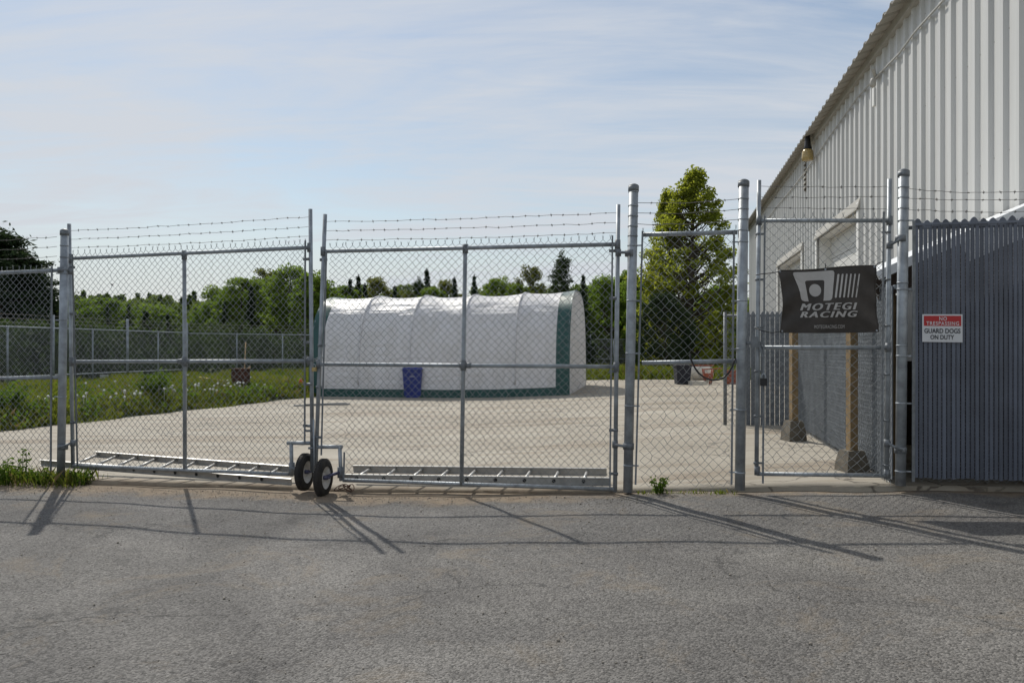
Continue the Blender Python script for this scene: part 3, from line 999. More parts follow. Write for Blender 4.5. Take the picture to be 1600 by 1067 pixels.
# ---- the two big swing gate leaves
def wheel(root, c, axis, rr=.196, w=.082):
    c = Vector(c); axis = Vector(axis).normalized()
    wh = MB()
    prof = []
    ri = rr * .60
    for k in range(13):
        a = math.pi * k / 12
        prof.append((-math.cos(a) * w / 2, ri + (rr - ri) * (math.sin(a) ** .55 if k not in (0, 12) else 0)))
    wh.lathe(c, axis, prof, 28, False)
    ty = wh.build('wheel', 'rubber', root)
    # tread blocks
    s, t = basis(axis)
    tr = MB()
    for k in range(40):
        a = 2 * math.pi * k / 40
        rad = s * math.cos(a) + t * math.sin(a)
        tan = axis.cross(rad)
        for e in (-1, 1):
            tr.box(c + rad * (rr - .004) + axis * e * w * .16 + tan * e * .004, w * .20, .016, .010, axis, tan, rad)
    tr.build('tread', 'rubber', ty)
    rim = MB().lathe(c, axis, [(-w * .42, ri * .98), (-w * .40, ri * 1.02), (-w * .30, ri * .90), (-w * .12, ri * .50), (0, ri * .46), (w * .12, ri * .50), (w * .30, ri * .90), (w * .40, ri * 1.02), (w * .42, ri * .98)], 24, False)
    rim.lathe(c, axis, [(-.006, ri * .5), (.006, ri * .5)], 24)
    rim.build('rim', 'rim_white', ty)
    hub = MB().cyl(c - axis * w * .62, c + axis * w * .62, .022, 12)
    hub.cyl(c - axis * w * .95, c + axis * w * .95, .009, 8)
    hub.build('hub', 'axle', ty)
    return ty


def leaf(label, pL, pR, rail_top, rail_mid, rail_bot, ctr, vl, vr, wheel_side, seed):
    """pL/pR: (x_top, y_top, x_bot, y_bot) of the two upright posts; rails: (x0,y0,x1,y1)"""
    xl, xr = pL[2], pR[2]

    def pv(x):
        return vl + (vr - vl) * (x - xl) / (xr - xl)

    def pt(x, y, dv=0.0):
        return on_v(x, y, pv(x) + dv)
    root = thing('swing_gate', (pt(xl, 750) + pt(xr, 750)) / 2, label, 'gate', 'double swing gate leaves')
    rp, rr = .0215, .0205
    for P_ in (pL, pR):
        MB().cyl(pt(P_[2], P_[3]), pt(P_[0], P_[1]), rp, 14).build('upright', 'galv', root)
    for q, nm in ((rail_top, 'top_rail'), (rail_mid, 'mid_rail'), (rail_bot, 'bottom_rail')):
        MB().cyl(pt(q[0], q[1]), pt(q[2], q[3]), rr, 12).build(nm, 'galv', root)
    MB().cyl(pt(ctr[0], ctr[1]), pt(ctr[2], ctr[3]), rr + .001, 12).build('upright', 'galv', root)
    # fittings where rails meet uprights
    for (x, y) in ((rail_top[0], rail_top[1]), (rail_top[2], rail_top[3]), (ctr[0], ctr[1] + 1), (rail_mid[0], rail_mid[1]), (rail_mid[2], rail_mid[3])):
        MB().cyl(pt(x, y + 7), pt(x, y - 7), rr + .008, 12).build('fitting', 'galv_dark', root)
    ym = rail_mid[1] + (rail_mid[3] - rail_mid[1]) * (ctr[0] - rail_mid[0]) / (rail_mid[2] - rail_mid[0])
    for s_ in (-1, 1):
        MB().cyl(pt(ctr[0] + s_ * 1, ym), pt(ctr[0] + s_ * 9, ym), rr + .008, 12).build('fitting', 'galv_dark', root)
    MB().cyl(pt((ctr[0] + ctr[2]) / 2, ym + 8), pt((ctr[0] + ctr[2]) / 2, ym - 8), rr + .009, 12).build('fitting', 'galv_dark', root)
    # mesh on the camera side
    dm = -.032
    gap = 6
    topl, topr = rail_top[1] - 8, rail_top[3] - 8
    bl, br = rail_bot[1] + 1, rail_bot[3] + 1
    lx0, lx1 = pL[2] + gap + 2, pL[0] + gap
    rx0, rx1 = pR[2] - gap - 2, pR[0] - gap
    n_cut = 0
    if wheel_side == 'R':
        # lower right corner is cut away for the wheel: main panel to the short post, narrow strip above the bracket
        sx = 452
        chain_link('chain_link_mesh', pt(lx0, bl, dm), pt(sx, br, dm), pt(lx1, topl, dm), pt(sx, topr + 2, dm), .0765, .0024, True, root, seed=seed)
        chain_link('chain_link_mesh', pt(sx, 690, dm), pt(rx0 - 2, 690, dm), pt(sx, topr + 2, dm), pt(rx1 - 2, topr, dm), .066, .0024, True, root, seed=seed + 1)
        MB().beam(pt(446, 688, dm - .005), pt(446, 742, dm - .005), .011, .016).build('tension_bar', 'galv_dark', root)
        MB().beam(pt(476, 692, dm - .005), pt(477, 376, dm - .005), .011, .016).build('tension_bar', 'galv_dark', root)
        MB().beam(pt(lx0 - 1, 728, dm - .005), pt(lx1 - 1, 398, dm - .005), .011, .016).build('tension_bar', 'galv_dark', root)
        for x, y in ((476, 405), (476, 535), (475, 600), (475, 665)):
            band(pt(484, y), ZUP, rp, root, lug=-U * .075)
        for x, y in ((112, 418), (114, 490), (115, 660)):
            band(pt(x - 2, y), ZUP, rp, root, lug=U * .06)
    else:
        sx = 540
        chain_link('chain_link_mesh', pt(sx, bl, dm), pt(rx0, br, dm), pt(sx, topl - 1, dm), pt(rx1, topr, dm), .0765, .0024, True, root, seed=seed)
        chain_link('chain_link_mesh', pt(505, 700, dm), pt(sx, 700, dm), pt(lx1 + 2, topl, dm), pt(sx, topl - 1, dm), .064, .0024, True, root, seed=seed + 1)
        MB().beam(pt(502, 711, dm - .005), pt(510, 392, dm - .005), .011, .016).build('tension_bar', 'galv_dark', root)
        MB().beam(pt(538, 706, dm - .005), pt(537, 748, dm - .005), .011, .016).build('tension_bar', 'galv_dark', root)
        MB().beam(pt(953, 764, dm - .005), pt(957, 368, dm - .005), .011, .016).build('tension_bar', 'galv_dark', root)
        for x, y in ((503, 406), (500, 540), (497, 605), (495, 683)):
            band(pt(x, y), ZUP, rp, root, lug=U * .06)
        for y in (392, 466, 580, 672, 740):
            band(pt(962, y), ZUP, rp, root, lug=-U * .065)
    # wheel bracket
    if wheel_side == 'R':
        MB().cyl(pt(449, 692), pt(486, 692), rr, 12).build('bracket_rail', 'galv', root)
        MB().cyl(pt(455, 690), pt(456, 744), rr, 12).build('bracket_post', 'galv', root)
        wc = on_v(476, 737, VF - .06)
        MB().cyl(on_v(456, 731, VF - .05), wc, .017, 10).build('axle', 'galv_dark', root)
        MB().cyl(pt(456, 722), pt(456, 742), rr + .012, 12).build('fitting', 'galv_dark', root)
        wheel(root, wc, U)
    else:
        MB().cyl(pt(495, 698), pt(535, 698), rr, 12).build('bracket_rail', 'galv', root)
        MB().cyl(pt(531, 697), pt(533, 751), rr, 12).build('bracket_post', 'galv', root)
        wc = on_v(505, 746, VF - .16)
        MB().cyl(on_v(530, 738, VF - .06), wc, .017, 10).build('axle', 'axle', root)
        MB().cyl(pt(532, 729), pt(532, 746), rr + .012, 12).build('fitting', 'galv_dark', root)
        wheel(root, wc, U)
    # barbed wires
    fy = (0.22, .50, .78)
    for k, f in enumerate(fy):
        ya = pL[1] + (rail_top[1] - 6 - pL[1]) * f
        yb = pR[1] + (rail_top[3] - 6 - pR[1]) * f
        xa = pL[0] - (pL[0] - pL[2]) * .05
        barbed('barbed_wire', pt(xa, ya), pt(pR[0], yb), root, .012, .0022, seed * 10 + k)
    return root, pt


gl, ptl = leaf('left swing gate leaf, chain-link with barbed wire, wheel at its right end',
               (108, 350, 114, 730), (485, 327, 488, 738), (110, 404, 484, 387), (112, 565, 484, 564), (114, 727, 452, 741), (288, 398, 289, 736), 7.93, 7.73, 'R', 11)
gr, ptr = leaf('right swing gate leaf, chain-link with barbed wire, wheel at its left end',
               (508, 335, 493, 738), (966, 320, 961, 768), (505, 393, 965, 382), (498, 569, 963, 573), (536, 750, 961, 764), (727, 388, 721, 758), 7.72, 7.76, 'L', 21)
# hinges tying the leaves to the posts
for root, p0, p1, q in ((gl, (98, 422), (110, 424), 7.80), (gl, (98, 698), (114, 692), 7.80), (gr, (985, 396), (966, 395), VF), (gr, (982, 697), (961, 694), VF)):
    a = on_v(p0[0], p0[1], VF); b_ = on_v(p1[0], p1[1], q)
    MB().cyl(a - ZUP * .03, a + ZUP * .03, .055, 14).build('hinge_clamp', 'galv_dark', root)
    MB().cyl(a - V * .06, b_ - V * .03, .014, 8).build('hinge_pin', 'galv_dark', root)
    MB().cyl(b_ - ZUP * .035, b_ + ZUP * .035, .029, 12).build('hinge_band', 'galv_dark', root)

# drop rods / latch hardware at the meeting posts
for x, y in ((484, 673), (488, 700), (486, 600)):
    MB().cyl(on_v(x - 6, y, VF - .06), on_v(x + 2, y, VF - .06), .012, 8).build('bolt', 'galv_dark', gl)
MB().cyl(on_v(490, 655, VF - .075), on_v(491, 738, VF - .075), .010, 8).build('drop_rod', 'galv', gl)

# chain and padlock holding the leaves together
pc = on_v(491, 565, VF - .06)
ch = thing('lock_chain', pc, 'steel chain looped round the meeting gate uprights', 'chain')
for k in range(11):
    a = 2 * math.pi * k / 11
    c = on_v(489, 562, VF) + U * (.095 * math.cos(a)) + V * (.055 * math.sin(a)) + ZUP * (.02 * math.cos(a * 2) + .01)
    tn = (-U * math.sin(a) * .095 + V * math.cos(a) * .055).normalized()
    s = ZUP if k % 2 else tn.cross(ZUP)
    ring = [c + tn * (.024 * math.cos(t)) + s * (.013 * math.sin(t)) for t in [2 * math.pi * q / 10 for q in range(11)]]
    MB().tube(ring, .0042, 5, caps=False).build('link', 'galv_dark', ch)
pl_ = thing('padlock', pc, 'small brass padlock hanging on the gate chain', 'padlock')
cc = on_v(491, 577, VF - .075)
MB().box(cc, .045, .024, .042, U, V).build('lock_body', 'bulb_glass', pl_)
ring = [cc + ZUP * .02 + U * (.015 * math.cos(t)) + ZUP * (.035 * math.sin(t)) for t in [math.pi * q / 10 for q in range(11)]]
MB().tube(ring, .0045, 6).build('shackle', 'galv', pl_)

# ---- pedestrian gate
pg = thing('pedestrian_gate', on_v(1285, 750), 'single chain-link walk gate carrying the black banner', 'gate')
pa0, pa1 = on_v(1182, 742), on_v(1186, 282)
pb0, pb1 = on_v(1385, 745), on_v(1390, 280)
MB().cyl(pa0, pa1, .0205, 14).build('upright', 'galv', pg)
MB().cyl(pb0, pb1, .0205, 14).build('upright', 'galv', pg)
MB().cyl(on_v(1186, 345), on_v(1390, 345), .0195, 12).build('top_rail', 'galv', pg)
MB().cyl(on_v(1184, 543), on_v(1388, 543), .0195, 12).build('mid_rail', 'galv', pg)
MB().cyl(on_v(1183, 740), on_v(1386, 743), .0195, 12).build('bottom_rail', 'galv', pg)
for x, y in ((1186, 345), (1390, 345), (1388, 543), (1183, 735), (1386, 740)):
    MB().cyl(on_v(x, y + 7), on_v(x, y - 7), .027, 12).build('fitting', 'galv_dark', pg)
VG = VF - .032
chain_link('chain_link_mesh', on_v(1190, 742, VG), on_v(1378, 746, VG), on_v(1194, 338, VG), on_v(1382, 338, VG), .088, .0025, True, pg, seed=8, jitter=.005)
MB().beam(on_v(1192, 755, VG - .006), on_v(1195, 338, VG - .006), .011, .017).build('tension_bar', 'galv_dark', pg)
MB().beam(on_v(1377, 742, VG - .006), on_v(1381, 331, VG - .006), .011, .017).build('tension_bar', 'galv_dark', pg)
for y in (366, 437, 512, 580, 650, 723):
    band(on_v(1185 - (y - 282) * .009, y), ZUP, .0205, pg, lug=U * .06, h=.02)
for y in (363, 437, 509, 585, 657, 727):
    band(on_v(1389 - (y - 282) * .009, y), ZUP, .0205, pg, lug=-U * .06, h=.02)
for k, (ya, yb) in enumerate(((291, 291), (308, 307), (324, 326))):
    barbed('barbed_wire', on_v(1187, ya), on_v(1390, yb), pg, .008, .0022, 50 + k)
for (x, y), (x2, y2) in (((1408, 373), (1390, 383)), ((1407, 703), (1386, 692))):
    a, b_ = on_v(x, y), on_v(x2, y2)
    MB().cyl(a - ZUP * .03, a + ZUP * .03, .054, 14).build('hinge_clamp', 'galv_dark', pg)
    MB().cyl(a - V * .055, b_ - V * .03, .013, 8).build('hinge_pin', 'galv_dark', pg)
    MB().cyl(b_ - ZUP * .035, b_ + ZUP * .035, .028, 12).build('hinge_band', 'galv_dark', pg)
# fork latch towards the thick post
lc = on_v(1178, 536)
MB().cyl(lc - U * .07 - V * .02, lc + U * .06 - V * .02, .018, 10).build('latch', 'galv_dark', pg)
MB().box(lc + ZUP * .01, .07, .10, .10, U, V).build('latch_box', 'galv_dark', pg)
MB().beam(lc + U * .04 - V * .04, lc + U * .075 - V * .05 - ZUP * .13, .016, .02).build('latch_arm', 'galv_dark', pg)

pk = thing('padlock', on_v(1193, 597, VG - .05), 'black padlock hanging on the walk gate upright', 'padlock')
cc = on_v(1193, 597, VG - .035)
MB().box(cc, .062, .03, .07, U, V).build('lock_body', 'black_plastic', pk)
ring = [cc + ZUP * .03 + U * (.02 * math.cos(t)) + ZUP * (.05 * math.sin(t)) for t in [math.pi * q / 10 for q in range(11)]]
MB().tube(ring, .006, 6).build('shackle', 'galv', pk)

# black rubber hose slung on the fixed panel's rail
pts = [on_v(x, y, VF - .07) for x, y in ((1078, 552), (1079, 560), (1082, 567), (1086, 575), (1092, 583), (1101, 590), (1112, 594), (1123, 593), (1132, 589), (1139, 582), (1144, 573), (1147, 564), (1150, 560))]
ho = MB().tube(pts, .0085, 8).build('hose', 'black_plastic')
tag(ho, 'black hose looped below the rail of the fixed panel', 'hose')

# ---- slatted privacy fence at the right
sf = thing('slat_fence', on_v(1500, 757), 'dark blue slatted privacy fence at the right edge with warning sign', 'fence')
b4, t4 = big_post(sf, (1412, 1407), 268, 758, .046)
for y in (293, 309, 326, 345, 442, 452, 540, 556, 630, 736):
    z = on_v(1410, y).z
    band(along(b4, t4, z), t4 - b4, .046, sf, lug=(U * .09 if y in (345, 452, 556, 630, 736) else None), h=.014, m='galv')
us0 = on_v(1428, 540).dot(U)
us1 = UB - .07
zb, zt = on_v(1500, 748).z, on_v(1500, 349).z
SP = .0392
n = int((us1 - us0) / SP)
slat = None
VS = VF
for k in range(n):
    u = us0 + (k + .5) * SP
    ww = .0310
    if slat is None:
        b = MB().uvbox(u - ww / 2, u + ww / 2, VS - .004, VS + .004, zb, zt)
        b.uvbox(u - ww / 2 + .006, u - ww / 2 + .009, VS - .0065, VS - .004, zb, zt)
        b.uvbox(u + ww / 2 - .009, u + ww / 2 - .006, VS - .0065, VS - .004, zb, zt)
        slat = b.build('slat', 'slat_dark', sf)
    else:
        o = copy_part(slat, U * (k * SP) + ZUP * random.uniform(-.008, .008) + V * random.uniform(-.003, .003))
head = None
k = 0
while us0 + .006 + k * SP * 2 < us1:
    u = us0 + .03 + k * SP * 2
    if head is None:
        pr = [(-.030, 0), (-.030, .042), (-.018, .062), (0, .074), (.018, .062), (.030, .042), (.030, 0)]
        q = [W(u + a, VS - .012, zt - .02 + z) for a, z in pr] + [W(u + a, VS + .012, zt - .02 + z) for a, z in pr]
        m_ = len(pr)
        head = MB().add(q, [tuple(range(m_)), tuple(range(2 * m_ - 1, m_ - 1, -1))] + [(i, m_ + i, m_ + (i + 1) % m_, (i + 1) % m_) for i in range(m_)]).build('slat_cap', 'slat_dark', sf)
    else:
        copy_part(head, U * (k * SP * 2) + ZUP * (random.uniform(-.016, .006)))
    k += 1
MB().beam(W(us0, VS - .016, zt + .0), W(us1, VS - .016, zt + .0), .006, .02).build('locking_strip', 'slat_dark', sf)
MB().cyl(W(us0 - .05, VS + .04, zt - .02), W(us1, VS + .04, zt - .02), .022, 10).build('top_rail', 'galv_dark', sf)
chain_link('chain_link_mesh', W(us0 - .01, VS + .014, zb - .03), W(us1, VS + .014, zb - .03), W(us0 - .01, VS + .014, zt + .02), W(us1, VS + .014, zt + .02), .0784, .0019, False, sf, seed=9, jitter=.001)
MB().beam(on_v(1427, 752, VS - .012), on_v(1428, 345, VS - .012), .012, .026).build('tension_bar', 'galv_dark', sf)
for k, (ya, yb) in enumerate(((294, 290), (310, 311), (327, 333))):
    barbed('barbed_wire', on_v(1412, ya), W(us1 + .05, VF, on_v(1412, yb).z - .02), sf, .075 if k == 0 else .03, .0022, 60 + k)

# warning sign on the slats
SC = [on_v(x, y, VS - .022) for x, y in ((1441, 491), (1504, 491), (1504, 535), (1441, 534))]
sg = thing('warning_sign', SC[3], 'red and white no trespassing guard dogs sign on slats', 'sign')


def quad_plate(P_, n_out, th):
    q = [p for p in P_] + [p - n_out * th for p in P_]
    return MB().add(q, [(3, 2, 1, 0), (4, 5, 6, 7), (0, 1, 5, 4), (1, 2, 6, 5), (2, 3, 7, 6), (3, 0, 4, 7)])


quad_plate(SC, -V, .003).build('plate', 'sign_white', sg)


def bil(P_, a, b_):      # P_: TL TR BR BL
    return P_[0] * ((1 - a) * (1 - b_)) + P_[1] * (a * (1 - b_)) + P_[2] * (a * b_) + P_[3] * ((1 - a) * b_)


def sub_quad(P_, a0, b0, a1, b1_, out):
    return [bil(P_, a0, b0) + out, bil(P_, a1, b0) + out, bil(P_, a1, b1_) + out, bil(P_, a0, b1_) + out]


quad_plate(sub_quad(SC, .04, .055, .965, .42, -V * .0022), -V, .001).build('red_field', 'sign_red', sg)


def text_mesh(body, bold=0.0, shear=0.0, spacing=1.0):
    cu = bpy.data.curves.new('lettering', 'FONT')
    cu.body = body
    cu.offset = bold
    cu.shear = shear
    cu.space_character = spacing
    cu.resolution_u = 3
    ob = bpy.data.objects.new('lettering', cu)
    C.objects.link(ob)
    dg = bpy.context.evaluated_depsgraph_get()
    me = bpy.data.meshes.new_from_object(ob.evaluated_get(dg))
    co = np.array([v.co[:2] for v in me.vertices])
    fs = [tuple(p.vertices) for p in me.polygons]
    bpy.data.objects.remove(ob); bpy.data.meshes.remove(me); bpy.data.curves.remove(cu)
    co -= co.min(0); co /= co.max(0)
    return co, fs


def put_text(body, fn, a0, b0, a1, b1_, m, root, bold=.02, shear=0.0, spacing=1.0, name='lettering'):
    co, fs = text_mesh(body, bold, shear, spacing)
    vs_ = [fn(a0 + (a1 - a0) * x, b1_ + (b0 - b1_) * y) for x, y in co]
    return MB().add(vs_, fs).build(name, m, root)


sfn = lambda a, b_: bil(SC, a, b_) - V * .0045
put_text('NO', sfn, .42, .09, .61, .23, 'sign_white', sg, .012, 0, 1.15)
put_text('TRESPASSING', sfn, .10, .26, .91, .395, 'sign_white', sg, .012, 0, 1.15)
put_text('GUARD DOGS', sfn, .05, .51, .945, .685, 'ink', sg, .016)
put_text('ON DUTY', sfn, .20, .74, .79, .905, 'ink', sg, .016)

# ---- side fence with slats, running back from the right-hand post
uS = 2.15 * math.cos(A)
VS0, VS1 = VF + .12, 13.4
sd = thing('side_slat_fence', W(uS, 10, .12), 'grey slatted chain-link fence running back beside the lean-to', 'fence')
b = MB()
nS = int((VS1 - VS0) / .0765)
for k in range(nS):
    v = VS0 + (k + .5) * (VS1 - VS0) / nS
    z0 = zy(W(uS, v).x) + .03 + random.uniform(0, .02)
    b.uvbox(uS - .006, uS + .004, v - .034, v + .034, z0, 2.0 + random.uniform(-.01, .01))
ob = b.build('slat_rows', 'slat_grey', sd)
ob['kind'] = 'stuff'
chain_link('chain_link_mesh', W(uS - .016, VS0, .13), W(uS - .016, VS1, .13), W(uS - .016, VS0, 2.02), W(uS - .016, VS1, 2.02), .0765, .0028, False, sd, seed=12)
for v in (VS1, VS1 - 2.7):
    MB().cyl(W(uS + .03, v, .0), W(uS + .03, v, 2.12), .03, 12).build('post', 'galv', sd)
MB().cyl(W(uS + .03, VS0, 1.98), W(uS + .03, VS1, 1.98), .021, 10).build('top_rail', 'galv', sd)

# ---- slatted inner gate standing across the end of the side fence
VI = 13.55
ig = thing('inner_slat_gate', on_v(1190, 672, VI), 'dark slatted inner gate standing open across the yard behind the walk gate', 'gate')
zi0, zi1 = on_v(1190, 671, VI).z, on_v(1190, 490, VI).z
ui0, ui1, uis = on_v(1133, 600, VI).dot(U), uS - .02, on_v(1158, 600, VI).dot(U)
MB().cyl(W(ui0, VI, zi0 - .02), W(ui0, VI, zi1 + .03), .03, 12).build('upright', 'galv_dark', ig)
MB().cyl(W(uis - .05, VI, zi0 - .02), W(uis - .05, VI, zi1 + .03), .024, 12).build('upright', 'galv_dark', ig)
MB().cyl(W(ui0, VI, zi0), W(ui1, VI, zi0), .022, 10).build('bottom_rail', 'galv_dark', ig)
MB().cyl(W(ui0, VI + .03, zi1 - .03), W(ui1, VI + .03, zi1 - .03), .022, 10).build('top_rail', 'galv_dark', ig)
chain_link('chain_link_mesh', W(ui0, VI - .03, zi0), W(ui1, VI - .03, zi0), W(ui0, VI - .03, zi1), W(ui1, VI - .03, zi1), .0765, .0026, True, ig, seed=13)
# caster and its foot so that the leaf stands on the slab
MB().cyl(W(ui0, VI, zy(W(ui0, VI).x) - .02), W(ui0, VI, zi0), .02, 8).build('foot', 'galv_dark', ig)
sl0 = None
n = int((ui1 - uis) / .0765)
for k in range(n):
    u = uis + (k + .5) * .0765
    if sl0 is None:
        pr = [(-.034, zi0 + .02), (.034, zi0 + .02), (.034, zi1 - .02), (.015, zi1 + .02), (0, zi1 + .035), (-.015, zi1 + .02), (-.034, zi1 - .02)]
        q = [W(u + a, VI - .004, z) for a, z in pr] + [W(u + a, VI + .006, z) for a, z in pr]
        m_ = len(pr)
        sl0 = MB().add(q, [tuple(range(m_)), tuple(range(2 * m_ - 1, m_ - 1, -1))] + [(i, m_ + i, m_ + (i + 1) % m_, (i + 1) % m_) for i in range(m_)]).build('slat', 'slat_grey', ig)
    else:
        copy_part(sl0, U * (k * .0765) + ZUP * random.uniform(-.01, .01))

# ---- timber posts set in concrete blocks
for (xc, y0, y1, wp, wb, ytop, lab) in ((1331, 735, 703, .084, .25, 455, 'nearer timber post in a concrete block behind the walk gate'),
                                        (1240, 688, 657, .088, .26, 470, 'farther timber post in a concrete block beside inner slat gate')):
    p = on_yard(xc, y0)
    tp = thing('timber_post', p, lab, 'post', 'timber posts in concrete blocks')
    s = F / p.y
    zb_ = p.z + (y0 - y1) / s
    zt_ = CAMZ + (545 - ytop) / s
    ax = (U + V * .35).normalized(); ay = ZUP.cross(ax)
    hw, tw = wb / 2, wb * .36
    q = [p + ax * (i * hw) + ay * (j * hw) for i, j in ((-1, -1), (1, -1), (1, 1), (-1, 1))]
    q = [Vector((c.x, c.y, zy(c.x) - .01)) for c in q]
    q2 = [Vector((p.x, p.y, zb_)) + ax * (i * tw) + ay * (j * tw) for i, j in ((-1, -1), (1, -1), (1, 1), (-1, 1))]
    q15 = [a.lerp(b2_, .45) + (a - p).normalized() * .01 for a, b2_ in zip(q, q2)]
    MB().add(q + q15 + q2, [(3, 2, 1, 0), (8, 9, 10, 11)] + [(i, (i + 1) % 4, 4 + (i + 1) % 4, 4 + i) for i in range(4)] + [(4 + i, 4 + (i + 1) % 4, 8 + (i + 1) % 4, 8 + i) for i in range(4)]).build('block', 'concrete_block', tp)
    MB().box(Vector((p.x, p.y, (zb_ - .02 + zt_) / 2)), wp, wp, zt_ - zb_ + .02, ax, ay).build('post', 'timber', tp)

# ---- banner on the walk gate
BN = [on_v(x, y, VG - .02) for x, y in ((1216, 423), (1367, 416), (1371, 518), (1219, 519))]
bn = thing('banner', (BN[2] + BN[3]) / 2, 'black wheel-maker banner with grey logo tied to walk gate', 'banner')


def bfn(a, b_, out=0.0):
    # slack cloth: the left and right hems curve in, soft diagonal folds from the corners
    pinch = .035 * math.sin(math.pi * b_) * (1 - a) ** 3 - .008 * math.sin(math.pi * b_) * a ** 4
    p = bil(BN, a + pinch, b_)
    p.z -= .008 * math.sin(math.pi * a * 2) * (1 - b_) + .006 * math.sin(math.pi * a) * b_
    wv = .010 * math.sin(a * 9 + b_ * 4) * (1 - a) ** 1.5 + .007 * math.sin(a * 7 - b_ * 6 + 1) * a * a + .012 * math.sin(math.pi * a) * math.sin(math.pi * b_)
    wv += .006 * math.sin((a + b_) * 14) * max(0, 1 - 3 * a) + .005 * math.sin((a - b_) * 16) * max(0, 3 * a - 2)
    return p - V * (wv * 1.9 + .018 + out)


nu, nv = 48, 30
vs_ = [bfn(i / nu, j / nv) for j in range(nv + 1) for i in range(nu + 1)]
fs = [(j * (nu + 1) + i, (j + 1) * (nu + 1) + i, (j + 1) * (nu + 1) + i + 1, j * (nu + 1) + i + 1) for j in range(nv) for i in range(nu)]
clo = MB().add(vs_, fs, True).build('cloth', 'banner_black', bn)
# hems
hem = MB()
hem.tube([bfn(i / 40, 0) for i in range(41)], .006, 5); hem.tube([bfn(i / 40, 1) for i in range(41)], .006, 5)
hem.tube([bfn(0, i / 30) for i in range(31)], .006, 5); hem.tube([bfn(1, i / 30) for i in range(31)], .006, 5)
hem.build('hem', 'banner_black', bn)


def zc(x, y):      # from the enlarged view of the banner to banner coordinates
    a = (x - 303) / (1118 - 303)
    ytop = 228 - 36 * a
    return a, (y - ytop) / (735 - ytop)


def flat_shape(outline, name, m='banner_print', out=.004):
    q = [bfn(*zc(x, y), out) for x, y in outline]
    return MB().add(q, [tuple(range(len(q)))[::-1]]).build(name, m, bn)


# the arch-shaped emblem in strips, so that it follows the folds
def strip(Lp, Rp, name):
    q = [bfn(*zc(*p), .004) for p in Lp] + [bfn(*zc(*p), .004) for p in Rp]
    k = len(Lp)
    return MB().add(q, [(i, i + 1, k + i + 1, k + i) for i in range(k - 1)]).build(name, 'banner_print', bn)


outer = [(540, 478), (505, 478), (482, 470), (472, 455), (464, 400), (450, 350), (430, 290), (419, 255), (425, 242), (440, 238), (520, 235), (600, 233), (680, 231), (750, 229), (768, 233), (775, 250), (768, 300), (757, 360), (748, 420), (742, 455), (732, 470), (715, 476), (666, 476)]
inner = [(540, 478), (537, 465), (534, 450), (530, 425), (527, 400), (523, 370), (519, 340), (517, 320), (522, 311), (532, 307), (560, 306), (600, 305), (640, 305), (668, 305), (680, 309), (685, 320), (682, 345), (679, 375), (675, 410), (672, 435), (670, 455), (668, 466), (666, 476)]
strip(inner, outer, 'emblem_arch')
flat_shape([(600 + 52 * math.cos(t), 388 + 52 * math.sin(t)) for t in [2 * math.pi * k / 28 for k in range(28)]], 'emblem_disc')
for k in range(6):
    xt = 808 + k * 35
    xb = 772 + k * 35.5
    wt = 17 - k * 1.1
    flat_shape([(xt - wt / 2, 266), (xt - 2, 261), (xt + 2, 261), (xt + wt / 2, 266), (xb + wt / 2, 450), (xb + 2, 456), (xb - 2, 456), (xb - wt / 2, 450)], 'emblem_bar')


def btext(body, x0, y0, x1, y1, bold, shear, sp=1.0, reps=(0,)):
    co, fs = text_mesh(body, bold, shear, sp)
    q = []
    for x, y in co:
        q.append((x0 + (x1 - x0) * x, y1 + (y0 - y1) * y))
    m_ = MB()
    for k, dx_ in enumerate(reps):
        m_.add([bfn(*zc(x + dx_, y), .004 + .0004 * k) for x, y in q], fs)
    m_.build('lettering', 'banner_print', bn)


btext('MOTEGI', 468, 496, 950, 553, 0, .28, 1.25, (-5, -2.5, 0, 2.5, 5))
btext('RACING', 468, 563, 950, 612, 0, .28, 1.25, (-5, -2.5, 0, 2.5, 5))
btext('MOTEGIRACING.COM', 588, 674, 842, 703, .0, 0, 1.1)
for a, b_ in ((.012, .02), (.49, .015), (.985, .015), (.015, .985), (.985, .985)):
    c = bfn(a, b_, .003)
    MB().lathe(c, -V, [(0, .010), (.003, .009), (.004, .004)], 10).build('grommet', 'galv', bn)
tie = [bfn(.012, .02, .004), on_v(1203, 427, VG - .03), on_v(1190, 428, VG - .05), on_v(1181, 430, VG - .02)]
MB().tube(tie, .0045, 5).build('tie', 'black_plastic', bn)
tie = [bfn(.015, .985, .004), on_v(1206, 520, VG - .03), on_v(1192, 517, VG - .05), on_v(1181, 513, VG - .02)]
MB().tube(tie, .0045, 5).build('tie', 'black_plastic', bn)
MB().tube([bfn(.49, .015, .003), on_v(1290, 408, VG - .01)], .004, 5).build('tie', 'black_plastic', bn)
MB().tube([bfn(.985, .015, .003), on_v(1371, 412, VG - .01), on_v(1379, 409, VG - .01)], .004, 5).build('tie', 'black_plastic', bn)


